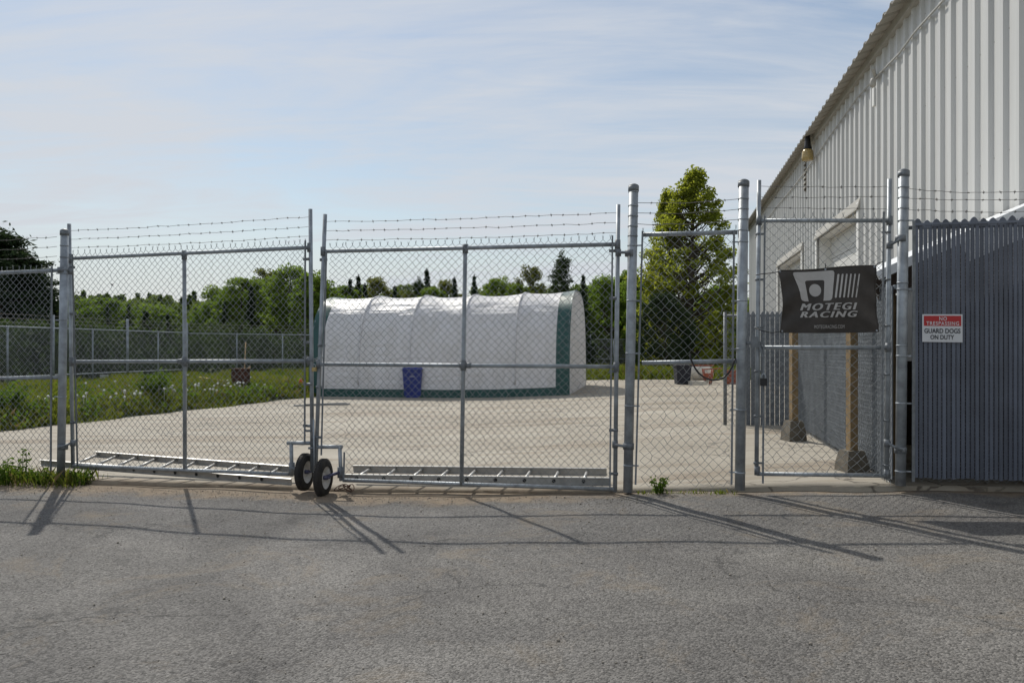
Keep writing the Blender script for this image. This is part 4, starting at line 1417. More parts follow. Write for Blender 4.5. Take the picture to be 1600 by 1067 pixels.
# ---- aluminium ladders wired behind the gate leaves
def ladder(label, n0, n1, f0, f1, rungs, stile=.068):
    n0, n1, f0, f1 = (Vector(p) for p in (n0, n1, f0, f1))
    root = thing('ladder', (n0 + n1) / 2, label, 'ladder', 'ladders lying behind the gate leaves')
    cross = ((f0 + f1) - (n0 + n1)).normalized()
    for a, b_ in ((n0, n1), (f0, f1)):
        d = (b_ - a).normalized()
        h = cross.cross(d).normalized()
        if h.z < 0: h = -h
        m_ = MB()
        m_.beam(a, b_, .004, stile, h)                                     # web
        s_ = d.cross(h).normalized()
        for e in (-1, 1):
            m_.beam(a + h * e * stile / 2 + s_ * .012, b_ + h * e * stile / 2 + s_ * .012, .028, .005, h)   # flanges
        m_.build('stile', 'aluminium', root)
    for t in rungs:
        a = n0.lerp(n1, t); b_ = f0 + (f1 - f0) * (((a - f0).dot((f1 - f0).normalized())) / (f1 - f0).length)
        if not 0 <= ((b_ - f0).dot(f1 - f0)) / (f1 - f0).length_squared <= 1: continue
        MB().cyl(a, b_, .0165, 10).build('rung', 'aluminium', root)
        MB().cyl(a - cross * .012, a - cross * .003, .019, 10).build('rung_end', 'black_plastic', root)
    return root


ladder('aluminium ladder lying along the foot of the left gate leaf',
       on_v(64, 722, 8.02), on_v(456, 752, 7.85), on_v(150, 709, 8.38), on_v(470, 733, 8.22), [.06 + .083 * k for k in range(12)])
ladder('aluminium ladder lying along the foot of the right gate leaf',
       on_v(538, 746, 7.86), on_v(953, 752, 7.86), on_v(552, 732, 8.25), on_v(948, 737, 8.25), [.05 + .107 * k for k in range(9)], .078)
# a short length of wire tangled under the right wheel bracket
pts = []
g = random.Random(5)
cw = on_v(540, 766, VF - .05)
for k in range(40):
    a = k * .55
    pts.append(cw + U * (.09 * math.cos(a) * (1 - k / 70) + (k / 40 - .5) * .12) + ZUP * (.028 + .03 * math.sin(a * 1.3)) + V * (.05 * math.sin(a)))
tag(MB().tube(pts, .005, 5).build('wire_tangle', 'rust'), 'rusty wire tangle on the dirt beside the right gate wheel', 'wire')

# ================================================================= YARD: SHELTER, BIN AND SCRAP
RC = on_yard(890, 617)           # near right corner of the shelter
rc_u, rc_v = RC.dot(U), RC.dot(V)
LEN, HALF, HT = 8.3, 2.55, 3.27
st = thing('storage_shelter', W(rc_u - LEN / 2, rc_v + HALF, -.05), 'white fabric hoop shelter with dark green bands standing on the concrete', 'shelter')


_a = np.linspace(0, math.pi, 801)
ARC_Y = -np.sign(np.cos(_a)) * np.abs(np.cos(_a)) ** .67 * HALF
ARC_Z = np.abs(np.sin(_a)) ** .67 * HT
ARC_Z[0] = ARC_Z[-1] = 0.0
ARC_L = np.concatenate([[0], np.cumsum(np.hypot(np.diff(ARC_Y), np.diff(ARC_Z)))])


def arch(t):                    # t 0..1 from near ground edge over the top
    d = t * ARC_L[-1]
    return float(np.interp(d, ARC_L, ARC_Y)), float(np.interp(d, ARC_L, ARC_Z))


def shelter_pt(u, t, out=0.0):
    y, z = arch(t)
    y2, z2 = arch(min(1, t + .01)); y1, z1 = arch(max(0, t - .01))
    n_ = Vector((0, -(z2 - z1), (y2 - y1)))
    n_.normalize()
    p = W(u, rc_v + HALF + y + n_.y * out * (1 if True else 1), 0)
    zb_ = zy(W(u, rc_v).x)
    return Vector((p.x, p.y, zb_ + z * (1 - (zb_ + .05) * .0) + n_.z * out))


bays = 5
uL, uR = rc_u - LEN, rc_u
hoops = [uL + LEN * k / bays for k in range(bays + 1)]
NT = 80
bw = .42                         # green band width at the ends
nb = 18


def cover_row(us, k, m, name, rows):
    vs2 = []
    for j in rows:
        t = j / NT
        shf = max(0, math.sin(math.pi * t)) ** .45
        for u in us:
            f = (u - hoops[k]) / (hoops[k + 1] - hoops[k])
            sg_ = -.065 * 4 * f * (1 - f)
            w_ = .020 * math.sin(u * 3.2 + t * 85 + 3 * math.sin(u * 1.7) + k) * max(0, 1 - abs(t - .33) / .15) * min(1, 6 * f * (1 - f)) if t < .6 else 0
            vs2.append(shelter_pt(u, t, sg_ * shf + w_))
    n = len(us)
    fs2 = [(j * n + i, j * n + i + 1, (j + 1) * n + i + 1, (j + 1) * n + i) for j in range(len(rows) - 1) for i in range(n - 1)]
    return MB().add(vs2, fs2, True).build(name, m, st)


for k in range(bays):
    us = [hoops[k] + (hoops[k + 1] - hoops[k]) * j / nb for j in range(nb + 1)]
    mid = us
    if k == 0:
        cut = uL + bw
        cover_row([uL + (cut - uL) * j / 5 for j in range(6)], k, 'shelter_green', 'green_band', range(NT + 1))
        mid = [cut] + [u for u in us if u > cut + .01]
    if k == bays - 1:
        cut = uR - bw
        cover_row([cut + (uR - cut) * j / 5 for j in range(6)], k, 'shelter_green', 'green_band', range(NT + 1))
        mid = [u for u in us if u < cut - .01] + [cut]
    cover_row(mid, k, 'shelter_white', 'cover', range(2, NT - 1))
    cover_row(mid, k, 'shelter_green', 'green_skirt', range(0, 3))
    cover_row(mid, k, 'shelter_green', 'green_skirt', range(NT - 2, NT + 1))
for k, u in enumerate(hoops):
    MB().tube([shelter_pt(u + (.03 if k == 0 else -.03 if k == bays else 0), t / 40, -.03) for t in range(41)], .030, 6).build('hoop', 'galv', st)
for u in hoops[1:-1]:
    MB().tube([shelter_pt(u, .04 + .92 * t / 60, .002) for t in range(61)], .034, 7).build('hoop_seam', 'shelter_white', st)
for u in (uL + .01, uR - .01):
    q = [shelter_pt(u, t / 40, -.03) for t in range(41)]
    MB().add(q, [tuple(range(41))]).build('end_panel', 'shelter_white', st)

# wheeled bin in front of the shelter
p = on_yard(646, 620.5)
s = F / p.y
bb = thing('wheeled_bin', p, 'blue wheeled bin standing in front of the white shelter', 'bin')
hb = 47 / s
w0, w1, d0_, d1_ = .50, .60, .52, .66
q = []
for z, w_, d_ in ((.05, w0, d0_), (hb * .93, w1, d1_)):
    q += [p + Vector((i * w_ / 2, j * d_ / 2, z)) for i, j in ((-1, -1), (1, -1), (1, 1), (-1, 1))]
MB().hexa(q).build('body', 'bin_blue', bb)
MB().hexa([p + Vector((i * (w1 + .05) / 2, j * (d1_ + .05) / 2, hb * .93)) for i, j in ((-1, -1), (1, -1), (1, 1), (-1, 1))] +
          [p + Vector((i * (w1 - .05) / 2, j * (d1_ - .08) / 2, hb * 1.0)) for i, j in ((-1, -1), (1, -1), (1, 1), (-1, 1))]).build('lid', 'bin_blue', bb)
MB().box(p + Vector((0, -.325, hb * .70)), .16, .012, .015).build('label_strip', 'bag_white', bb)
for sx in (-1, 1):
    MB().lathe(p + Vector((sx * .22, .24, .10)), (1, 0, 0), [(-.02, .09), (0, .10), (.02, .09)], 14).build('wheel', 'rubber', bb)
MB().box(p + Vector((0, -.24, .03)), .4, .05, .06).build('front_foot', 'bin_blue', bb)
# white bag lying on the lid
q = []
n_ = 14
bag = MB()
rows = []
for j in range(6):
    a = math.pi / 2 * j / 5
    rr_ = .27 * math.cos(a) + .001
    bag.v += [p + Vector((rr_ * math.cos(2 * math.pi * k / n_) * (1 + .12 * math.sin(k * 2.3)), rr_ * math.sin(2 * math.pi * k / n_) * .9, hb * 1.0 + .002 + .07 * math.sin(a) * (1 + .3 * math.sin(k * 1.7)))) for k in range(n_)]
bag.f = [(j * n_ + k, j * n_ + (k + 1) % n_, (j + 1) * n_ + (k + 1) % n_, (j + 1) * n_ + k) for j in range(5) for k in range(n_)]
bag.sm = [True] * len(bag.f)
tag(bag.build('plastic_bag', 'bag_white'), 'crumpled white plastic bag on the blue bin lid', 'bag')

# steel flat bars lying on the slab
pa, pb = on_yard(459, 635), on_yard(546, 632.5)
fb = MB().beam(pa + ZUP * .025, pb + ZUP * .025, .07, .03)
fb.beam(pa + ZUP * .05 + U * .25 + V * .1, pb + ZUP * .05 - U * .1 + V * .05, .05, .02)
tag(fb.build('steel_bars', 'galv_dark'), 'dark steel bars lying on concrete behind the gate middle', 'scrap metal')


def gz(x, y):
    return ground_z(x, y)


def on_grass(x, y):
    z = 0.1
    for _ in range(12):
        Y = (CAMZ - z) * F / (y - 545)
        z = .5 * z + .5 * gz((x - 800) / F * Y, Y)
    p = at(x, y, Y); p.z = gz(p.x, p.y)
    return p


p = on_grass(376, 612)
s = F / p.y
ba = thing('burn_barrel', p, 'rusty brown drum standing in the grass left of the shelter', 'drum')
hh_, rb = 36 / s, 14 / s
MB().lathe(p, (0, 0, 1), [(-.02, rb), (hh_ * .05, rb), (hh_ * .32, rb), (hh_ * .35, rb * 1.04), (hh_ * .38, rb), (hh_ * .64, rb), (hh_ * .67, rb * 1.04), (hh_ * .70, rb), (hh_, rb * .99), (hh_ * 1.01, rb * 1.03), (hh_ * .99, rb * .93), (hh_ * .8, rb * .92)], 20).build('drum_shell', 'rust', ba)
for k, (x0, y0, x1, y1) in enumerate(((381, 600, 384, 534), (372, 596, 389, 574), (384, 598, 391, 572))):
    tag(MB().cyl(at(x0, y0, p.y), at(x1, y1, p.y + .1), .018, 6).build('stick', 'stick'),
        ['tall thin stick standing up out of the rusty drum', 'short stick leaning across the rusty drum mouth', 'short upright stick at the right rim of the drum'][k], 'stick')
pa, pb = on_grass(311, 604), on_grass(362, 611)
tag(MB().cyl(pa + ZUP * .30, pb + ZUP * .26, .03, 8).build('pole', 'stick'), 'pale pole lying in the grass left of the rusty drum', 'pole')
p = on_grass(470, 607)
orb = MB().lathe(p + ZUP * .02, (0, 0, 1), [(0, .16), (.10, .13), (.2, .09), (.30, .03), (.32, .01)], 10)
tag(orb.build('orange_rag', 'orange_cloth'), 'crumpled orange rag in the grass near the shelter', 'rag')

# far right corner: navy bin, tank, red stand, slab offcut
p = on_yard(1066, 600)
s = F / p.y
nb_ = thing('storage_tote', p, 'dark navy upright tote at the far yard edge beside white tank', 'tote')
MB().hexa([p + Vector((i * .22, j * .25, 0)) for i, j in ((-1, -1), (1, -1), (1, 1), (-1, 1))] + [p + Vector((i * .26, j * .3, .62)) for i, j in ((-1, -1), (1, -1), (1, 1), (-1, 1))]).build('body', 'dark_navy', nb_)
MB().box(p + Vector((0, 0, .65)), .56, .64, .06).build('lid', 'dark_navy', nb_)
p = on_yard(1098, 598.5)
p.y += .6
s = F / p.y
tk = thing('white_tank', p, 'white horizontal tank with rusty top at the far yard edge', 'tank')
L2 = 22 / s
MB().lathe(p + Vector((-L2, 0, .34)), (1, 0, 0), [(0, .05), (.02, .18), (.08, .25), (.16, .27), (2 * L2 - .16, .27), (2 * L2 - .08, .25), (2 * L2 - .02, .18), (2 * L2, .05)], 18).build('vessel', 'tank_white', tk)
MB().box(p + Vector((.05, 0, .625)), 1.0, .16, .05).build('rusty_top', 'rust_red', tk)
for sx in (-.6, .6):
    MB().box(p + Vector((sx * L2, 0, .06)), .08, .5, .14).build('saddle', 'tank_white', tk)
p = on_yard(1106, 600.5)
rs_ = thing('red_stand', p, 'small rusty red steel stand in front of the white tank', 'stand')
for dx_, dy_ in ((-.14, -.1), (.14, -.1), (-.14, .1), (.14, .1)):
    MB().cyl(p + Vector((dx_ * .6, dy_, 0)), p + Vector((dx_ * 1.2, dy_, .55)), .022, 8).build('leg', 'rust_red', rs_)
MB().box(p + Vector((0, 0, .30)), .30, .24, .18).build('body', 'rust_red', rs_)
MB().beam(p + Vector((-.2, 0, .52)), p + Vector((.5, 0, .56)), .05, .04).build('handle', 'rust_red', rs_)
p = on_yard(1090, 601)
so = MB().box(p + Vector((0, 0, .06)), .55, .35, .13, Vector((.97, .2, 0)), Vector((-.2, .97, 0)))
tag(so.build('concrete_offcut', 'tank_white'), 'pale broken concrete slab on the yard edge below the white tank', 'rubble')
p = on_yard(1141, 600)
rd = thing('red_crate', p, 'small red crate at the far yard edge right of the tank', 'crate')
MB().box(p + Vector((0, 0, .25)), .34, .3, .48).build('body', 'rust_red', rd)
for k in range(3):
    MB().box(p + Vector((0, -.16, .10 + .16 * k)), .36, .02, .05).build('slat', 'rust_red', rd)

# ================================================================= FAR FENCES
lz = lambda X, Y: gz(X, Y)


def far_run(root, P0, P1, n, ztop, zmid, tall, seed, share=None, mid=True):
    """posts, rails and mesh between two plan points"""
    P0, P1 = Vector(P0), Vector(P1)
    d = (P1 - P0)
    for i in range(n + 1):
        p = P0 + d * (i / n)
        g0 = lz(p.x, p.y)
        h = ztop + (.42 if i in tall else .03)
        MB().cyl(Vector((p.x, p.y, g0 - .1)), Vector((p.x, p.y, h)), .045 if i in tall else .028, 8).build('post', 'galv', root)
    MB().cyl(Vector((P0.x, P0.y, ztop)), Vector((P1.x, P1.y, ztop)), .024, 6).build('top_rail', 'galv', root)
    if mid:
        MB().cyl(Vector((P0.x, P0.y, zmid)), Vector((P1.x, P1.y, zmid)), .024, 6).build('mid_rail', 'galv', root)
    m1 = chain_link('chain_link_mesh', Vector((P0.x, P0.y, .0)), Vector((P1.x, P1.y, .0)), Vector((P0.x, P0.y, ztop + .04)), Vector((P1.x, P1.y, ztop + .04)), .0765, .0023, False, root, seed=seed, jitter=.002)
    for k in range(3):
        MB().tube([Vector((P0.x, P0.y, ztop + .13 + k * .12)), Vector((P1.x, P1.y, ztop + .13 + k * .12))], .003, 3).build('barbed_wire', 'barb', root)


CORN = at(290, 600, 31.2)
LS = at(83, 600, 24.4)
dirL = (CORN - LS)
lsf = thing('left_yard_fence', Vector((LS.x, LS.y, .1)), 'galvanised chain-link fence along the grassy left side of the yard', 'fence')
P_start = LS - dirL * 1.0
far_run(lsf, P_start, CORN, 8, 2.04, .58, (0, 4, 6, 8), 40)
# paper notice on it
c = at(163, 592, 26.55)
tag(MB().box(c, .31, .012, .29, U, V).build('notice_board', 'sign_white'), 'small blank white notice on the left yard fence', 'notice')
bf = thing('back_yard_fence', Vector((CORN.x, CORN.y, .05)), 'low-looking chain-link fence along the far back of the yard', 'fence')
dB = Vector((1, 1.0, 0)).normalized()
far_run(bf, CORN + dB * .05, CORN + dB * 23.0, 11, 2.02, .6, (0,), 41, mid=False)
far_run(bf, CORN + dB * 23.0, CORN + dB * 44.0, 9, 2.02, .75, (1,), 42)


# ================================================================= TREES AND PLANTS
def leaf_arrays(cen, size, g, flat=0.0, aspect=.55):
    n = len(cen)
    a = g.normal(size=(n, 3)); a[:, 2] *= (1 - flat)
    a /= np.linalg.norm(a, axis=1)[:, None]
    b_ = g.normal(size=(n, 3))
    b_ -= a * (a * b_).sum(1)[:, None]
    b_ /= np.linalg.norm(b_, axis=1)[:, None]
    a *= size[:, None]; b_ *= (size * aspect)[:, None]
    v = np.stack([cen + a, cen + b_, cen - a, cen - b_], 1).reshape(-1, 3)
    f = np.arange(n * 4).reshape(-1, 4)
    return v, f


def mesh_only(name, v, f, m, tone):
    o = np_mesh(name, v, f, m, None, tone)
    me = o.data
    bpy.data.objects.remove(o)
    return me


def trunk_mesh(name, mb, m):
    o = mb.build(name, m)
    me = o.data
    bpy.data.objects.remove(o)
    return me


def make_decid(seed, n=9000, H=10.0, RX=3.2, zb_=1.0, clumps=70, leaf=.13, m='leaf_spring', narrow=1.0, bark='bark', spread=.95, shape=None):
    g = np.random.default_rng(seed)
    tr = MB()
    cs, rs = [], []
    lean = g.normal(0, .25, 2)
    trunk = [Vector((lean[0] * t * t, lean[1] * t * t, H * .93 * t - .15)) for t in np.linspace(0, 1, 8)]
    tr.tube(trunk, [.17 * (1 - .9 * t) + .01 for t in np.linspace(0, 1, 8)], 7)
    for k in range(clumps):
        t = (k + g.uniform(0, 1)) / clumps
        z = zb_ + (H - zb_) * t
        prof = (math.sin(math.pi * min(1, (t * .80 + .15))) ** .8 if shape is None else float(np.interp(t, *shape))) * narrow
        rad = RX * prof * g.uniform(.30, 1.0) ** .5 * g.uniform(.7, 1.22)
        an = g.uniform(0, 2 * math.pi)
        c = np.array([rad * math.cos(an) + lean[0] * t * t, rad * math.sin(an) + lean[1] * t * t, z])
        cs.append(c); rs.append(g.uniform(.55, 1.05) * spread)
        zs = max(.4, z - rad * g.uniform(.5, 1.0) - .2)
        p0 = Vector((lean[0] * (zs / H) ** 2, lean[1] * (zs / H) ** 2, zs))
        p2 = Vector(c)
        p1 = p0.lerp(p2, .5) + Vector((0, 0, -.12 * rad))
        tr.tube([p0, p1, p2], [.045, .028, .008], 4, False)
    cs = np.array(cs); rs = np.array(rs)
    which = g.integers(0, clumps, n)
    dirs = g.normal(size=(n, 3)); dirs /= np.linalg.norm(dirs, axis=1)[:, None]
    rad = g.uniform(0, 1, n) ** .45
    cen = cs[which] + dirs * (rad * rs[which])[:, None] * np.array([1, 1, .75])
    cen[:, 2] = np.maximum(cen[:, 2], .15)
    size = g.uniform(.6, 1.3, n) * leaf
    ctone = g.uniform(0, 1, clumps)
    tone = np.clip(.5 * ctone[which] + .5 * g.uniform(0, 1, n), 0, 1)
    v, f = leaf_arrays(cen, size, g)
    return mesh_only('crown', v, f, m, tone), trunk_mesh('trunk', tr, bark)


def make_conifer(seed, H=10.0, RB=1.7, m='needle_dark', whorls=44, droop=.25, zb_=.4, ragged=.25, leaf=.15):
    g = np.random.default_rng(seed)
    tr = MB().tube([Vector((0, 0, -.15)), Vector((0, 0, H * .5)), Vector((0, 0, H))], [.16, .09, .012], 7)
    C_, S_, T_ = [], [], []
    for w in range(whorls):
        t = w / whorls
        z = zb_ + (H - zb_) * t
        nb = int(7 + 4 * (1 - t))
        for k in range(nb):
            an = g.uniform(0, 2 * math.pi)
            Lb = RB * (1 - t) ** .9 * g.uniform(1 - ragged, 1 + ragged * .6) + .08
            m_ = max(4, int(Lb * 11))
            q = np.linspace(.12, 1, m_)
            x = np.cos(an) * Lb * q; y = np.sin(an) * Lb * q
            zz_ = z - droop * Lb * q + .18 * Lb * q * q
            P = np.stack([x, y, zz_], 1) + g.normal(0, .06, (m_, 3))
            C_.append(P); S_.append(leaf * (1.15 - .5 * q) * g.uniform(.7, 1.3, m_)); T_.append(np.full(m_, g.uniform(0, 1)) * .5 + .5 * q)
        if w % 3 == 0:
            an = g.uniform(0, 6.28)
            tr.tube([Vector((0, 0, z)), Vector((math.cos(an) * RB * (1 - t) * .8, math.sin(an) * RB * (1 - t) * .8, z - droop * RB * (1 - t) * .6))], [.02, .006], 4, False)
    tip = np.stack([g.normal(0, .03, 20), g.normal(0, .03, 20), np.linspace(H - .5, H + .12, 20)], 1)
    C_.append(tip); S_.append(np.full(20, leaf * .5)); T_.append(np.full(20, .4))
    cen = np.concatenate(C_); size = np.concatenate(S_); tone = np.clip(np.concatenate(T_), 0, 1)
    v, f = leaf_arrays(cen, size, g, flat=.3, aspect=.45)
    return mesh_only('crown', v, f, m, tone), trunk_mesh('trunk', tr, 'bark')


def make_pine(seed, H=10.0, RB=2.6, m='needle_pine', layers=17, dense=26, zlow=1.6, br=5):
    g = np.random.default_rng(seed)
    tr = MB().tube([Vector((0, 0, -.15)), Vector((.1, 0, H * .5)), Vector((0, 0, H * .97))], [.2, .12, .02], 7)
    C_, T_ = [], []
    for w in range(layers):
        t = w / layers
        z = zlow + (H - zlow - .1) * t
        for k in range(br):
            an = g.uniform(0, 6.28)
            Lb = RB * (1 - t) ** .65 * g.uniform(.45, 1.15) + .2
            end = Vector((math.cos(an) * Lb, math.sin(an) * Lb, z + .12 * Lb))
            tr.tube([Vector((0, 0, z)), Vector((end.x * .6, end.y * .6, z - .02)), end], [.04, .025, .008], 4, False)
            for q in np.linspace(.45, 1.05, 5):
                c = np.array([end.x * q, end.y * q, z + .12 * Lb * q])
                n = dense
                C_.append(c + g.normal(0, 1, (n, 3)) * np.array([.24, .24, .12])); T_.append(np.clip(g.uniform(0, 1) * .6 + g.uniform(0, .4, n), 0, 1))
    C_.append(np.array([0, 0, H]) + g.normal(0, 1, (120, 3)) * np.array([.2, .2, .3])); T_.append(g.uniform(0, 1, 120))
    cen = np.concatenate(C_); tone = np.concatenate(T_)
    v, f = leaf_arrays(cen, g.uniform(.08, .18, len(cen)), g, aspect=.35)
    return mesh_only('crown', v, f, m, tone), trunk_mesh('trunk', tr, 'bark')


TPL = {
    'decid0': make_decid(101, 15000, RX=3.0, clumps=95, zb_=.5, leaf=.14),
    'decid1': make_decid(102, 15000, RX=3.6, clumps=95, zb_=.5, leaf=.145),
    'decid2': make_decid(103, 9500, RX=3.0, clumps=75, m='leaf_olive', spread=.8, leaf=.12),
    'decid3': make_decid(104, 15000, RX=2.6, clumps=95, zb_=.4, leaf=.13),
    'birch': make_decid(105, 22000, RX=2.45, clumps=260, m='leaf_birch', leaf=.085, spread=.50, zb_=.3, bark='bark',
                        shape=([0, .1, .3, .5, .65, .8, .92, 1], [.85, 1.0, 1.02, .92, .72, .5, .24, .02])),
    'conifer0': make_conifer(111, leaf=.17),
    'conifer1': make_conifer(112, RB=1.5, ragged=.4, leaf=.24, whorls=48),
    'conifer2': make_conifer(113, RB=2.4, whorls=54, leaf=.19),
    'pine': make_pine(121),
    'darkpine': make_pine(131, RB=3.4, m='needle_dark', layers=26, dense=36, zlow=.6, br=7),
    'juniper': make_decid(123, 18000, RX=4.4, clumps=150, m='needle_dark', leaf=.15, spread=1.2, zb_=.2),
}


def tree(kind, x, ytop, Y, wpx, label, name=None):
    p = at(x, 545, Y)
    p.z = gz(p.x, p.y)
    ztop = CAMZ + (545 - ytop) * Y / F
    h = ztop - p.z
    base_w = {'decid0': 6.4, 'decid1': 7.6, 'decid2': 6.4, 'decid3': 5.8, 'birch': 4.9, 'conifer0': 3.4, 'conifer1': 2.8, 'conifer2': 4.8, 'pine': 5.2, 'darkpine': 6.8, 'cedar': 7.6, 'juniper': 9.4}[kind]
    nm = name or {'d': 'leafy_tree', 'b': 'birch_tree', 'c': 'conifer_tree', 'p': 'pine_tree', 'd2': '', 'j': 'juniper_bush'}[kind[0]]
    if kind in ('cedar', 'darkpine'): nm = 'evergreen_tree'
    r = thing(nm, p, label, 'bush' if kind == 'juniper' else 'tree', 'trees beyond the yard fences')
    sz = h / 10.0
    sx = (wpx * Y / F) / base_w
    rz = random.uniform(0, 6.28)
    for me, part in zip(TPL[kind], ('crown', 'trunk')):
        o = bpy.data.objects.new(part, me)
        C.objects.link(o)
        o.parent = r
        o.scale = (sx, sx, sz)
        o.rotation_euler = (0, 0, rz)
    return r


T = tree
T('darkpine', 6, 364, 40, 235, 'dark dense evergreen at the left picture edge')
T('darkpine', 50, 405, 41, 130, 'lower dark evergreen just left of the corner gate post')
T('darkpine', -95, 380, 42, 200, 'dark evergreen cut by the left picture edge')
T('decid0', 150, 468, 85, 126, 'yellow-green leafy tree far beyond the left fence')
T('conifer0', 168, 474, 74, 40, 'dark spruce nearest the left gate post')
T('conifer0', 201, 476, 72, 42, 'dark spruce right above the tall left fence post')
T('conifer1', 228, 486, 70, 49, 'small dark spruce midway along the left gate leaf')
T('decid1', 250, 480, 80, 112, 'leafy tree behind the spruces left of the gate upright')
T('conifer2', 262, 490, 68, 50, 'broad dark spruce left of the gate upright')
T('conifer0', 306, 480, 62, 42, 'dark spruce just right of the left leaf upright')
T('decid0', 332, 474, 60, 92, 'bright leafy tree between two dark spruces')
T('conifer0', 351, 470, 56, 40, 'dark spruce in front of the bright leafy trees')
T('decid0', 374, 437, 58, 109, 'leafy tree right of the two left spruces')
T('conifer1', 392, 446, 53, 42, 'slim dark conifer amid bright leafy trees')
T('decid2', 417, 424, 64, 98, 'airy leafy tree with sky showing through')
T('decid3', 452, 420, 54, 101, 'tall leafy tree left of the meeting gate posts')
T('decid1', 486, 432, 52, 112, 'leafy tree behind the meeting gate posts')
T('decid0', 526, 450, 66, 98, 'leafy tree at the left end of the shelter roof')
T('conifer1', 547, 436, 66, 35, 'leftmost slim conifer above the shelter')
T('conifer1', 560, 431, 67, 38, 'second slim conifer above the shelter')
T('conifer1', 570, 444, 66, 32, 'third and shortest slim conifer above the shelter left')
T('decid2', 590, 436, 72, 92, 'pale leafy tree right of three slim conifers')
T('conifer1', 617, 447, 68, 35, 'lone short conifer above the shelter ridge')
T('decid2', 640, 458, 76, 84, 'low leafy tree beyond the shelter ridge')
T('pine', 655, 438, 70, 51, 'dark bushy pine left of a tall spire conifer')
T('conifer1', 667, 421, 72, 38, 'tall spire conifer above the shelter middle')
T('decid0', 672, 452, 62, 84, 'bright round leafy tree above the shelter middle')
T('decid2', 698, 440, 74, 70, 'thin leafy tree left of the right leaf upright')
T('conifer1', 710, 434, 70, 35, 'slim conifer just left of the right leaf upright')
T('conifer1', 741, 431, 84, 32, 'thin grey conifer right of the gate upright')
T('decid1', 776, 440, 66, 92, 'bright leafy tree above the shelter right half')
T('decid0', 805, 446, 64, 78, 'bright low leafy tree beside the olive tree')
T('decid2', 828, 420, 70, 87, 'olive sparse tree left of the tall pine')
T('conifer1', 838, 452, 64, 32, 'small dark conifer below the olive tree')
T('pine', 877, 399, 66, 71, 'tall pine with layered branches above shelter')
T('conifer2', 911, 430, 46, 62, 'broad dark spruce behind the shelter right end')
T('decid3', 946, 436, 56, 87, 'leafy tree behind the right gate post pipe')
T('decid1', 978, 428, 60, 92, 'leafy tree behind the thick gate post')
T('decid0', 1012, 440, 52, 92, 'leafy tree left of the tall birch')
T('birch', 1078, 268, 44, 173, 'tallest airy birch rising behind the narrow fixed panel')
T('birch', 1048, 300, 46, 95, 'shorter birch leaning close behind the left of the tall one')
T('decid3', 1128, 448, 50, 112, 'leafy tree between the birch and warehouse')
T('decid1', 1165, 470, 62, 98, 'leafy tree at the far warehouse corner')
T('juniper', 1040, 462, 39, 105, 'dark rounded evergreen bush below the birch')


T('decid1', 352, 452, 66, 110, 'leafy tree behind the spruce pair left of centre')
T('decid3', 398, 440, 62, 100, 'leafy tree behind the slim dark conifer')
T('decid0', 432, 436, 60, 100, 'leafy tree behind the airy tree with sky gaps')
T('decid0', 505, 438, 58, 90, 'leafy tree straight behind the gap between gate leaves')
T('decid3', 932, 446, 60, 90, 'low leafy tree right of the broad dark spruce')
T('decid1', 995, 446, 56, 95, 'low leafy tree right of the thick gate post')
T('decid0', 1100, 462, 56, 110, 'low leafy tree filling in below the birch')


# far wood on the rise
def far_wood():
    g = np.random.default_rng(55)
    Cc, Sz, To = [], [], []
    k = 0
    while k < 800:
        Y = g.uniform(135, 260)
        x = g.uniform(-500, 1300)
        X = (x - 800) / F * Y
        z0 = gz(X, Y)
        h = g.uniform(5.5, 8.5)
        con = g.uniform() < .3
        n = 230
        t = g.uniform(0, 1, n)
        if con:
            rad = 1.7 * (1 - t) * np.sqrt(g.uniform(0, 1, n)) + .1
            h += 1.0
        else:
            rad = 2.9 * np.sin(math.pi * np.clip(t * .85 + .12, 0, 1)) ** .7 * np.sqrt(g.uniform(.1, 1, n))
        an = g.uniform(0, 6.28, n)
        Cc.append(np.stack([X + rad * np.cos(an), Y + rad * np.sin(an), z0 + .3 + (h - .3) * t], 1))
        Sz.append(g.uniform(.4, .8, n)); To.append(np.clip((.1 if con else g.uniform(.4, 1)) + g.uniform(0, .2, n), 0, 1))
        k += 1
    for k in range(330):
        if k < 190:
            x, yt, Y = g.uniform(470, 1030), g.uniform(444, 472), g.uniform(88, 128)
        else:
            x, yt, Y = g.uniform(90, 480), g.uniform(461, 482), g.uniform(92, 130)
        X = (x - 800) / F * Y
        z0 = gz(X, Y)
        h = CAMZ + (545 - yt) * Y / F - z0
        con = g.uniform() < .28
        n = 420
        t = g.uniform(0, 1, n)
        if con:
            rad = 1.7 * (1 - t) * np.sqrt(g.uniform(0, 1, n)) + .1
        else:
            rad = 2.7 * np.sin(math.pi * np.clip(t * .85 + .12, 0, 1)) ** .7 * np.sqrt(g.uniform(.1, 1, n)) * (1 + .25 * np.sin(7 * t + k))
        an = g.uniform(0, 6.28, n)
        Cc.append(np.stack([X + rad * np.cos(an), Y + rad * np.sin(an), z0 + .3 + (h - .3) * t], 1))
        Sz.append(g.uniform(.2, .42, n)); To.append(np.clip((.05 if con else g.uniform(.35, 1)) + g.uniform(0, .2, n), 0, 1))
    v, f = leaf_arrays(np.concatenate(Cc), np.concatenate(Sz), g)
    o = np_mesh('distant_wood', v, f, 'leaf_wood', None, np.concatenate(To))
    tag(o, 'distant mixed wood on the low rise behind the yard', 'wood', kind='stuff')


far_wood()


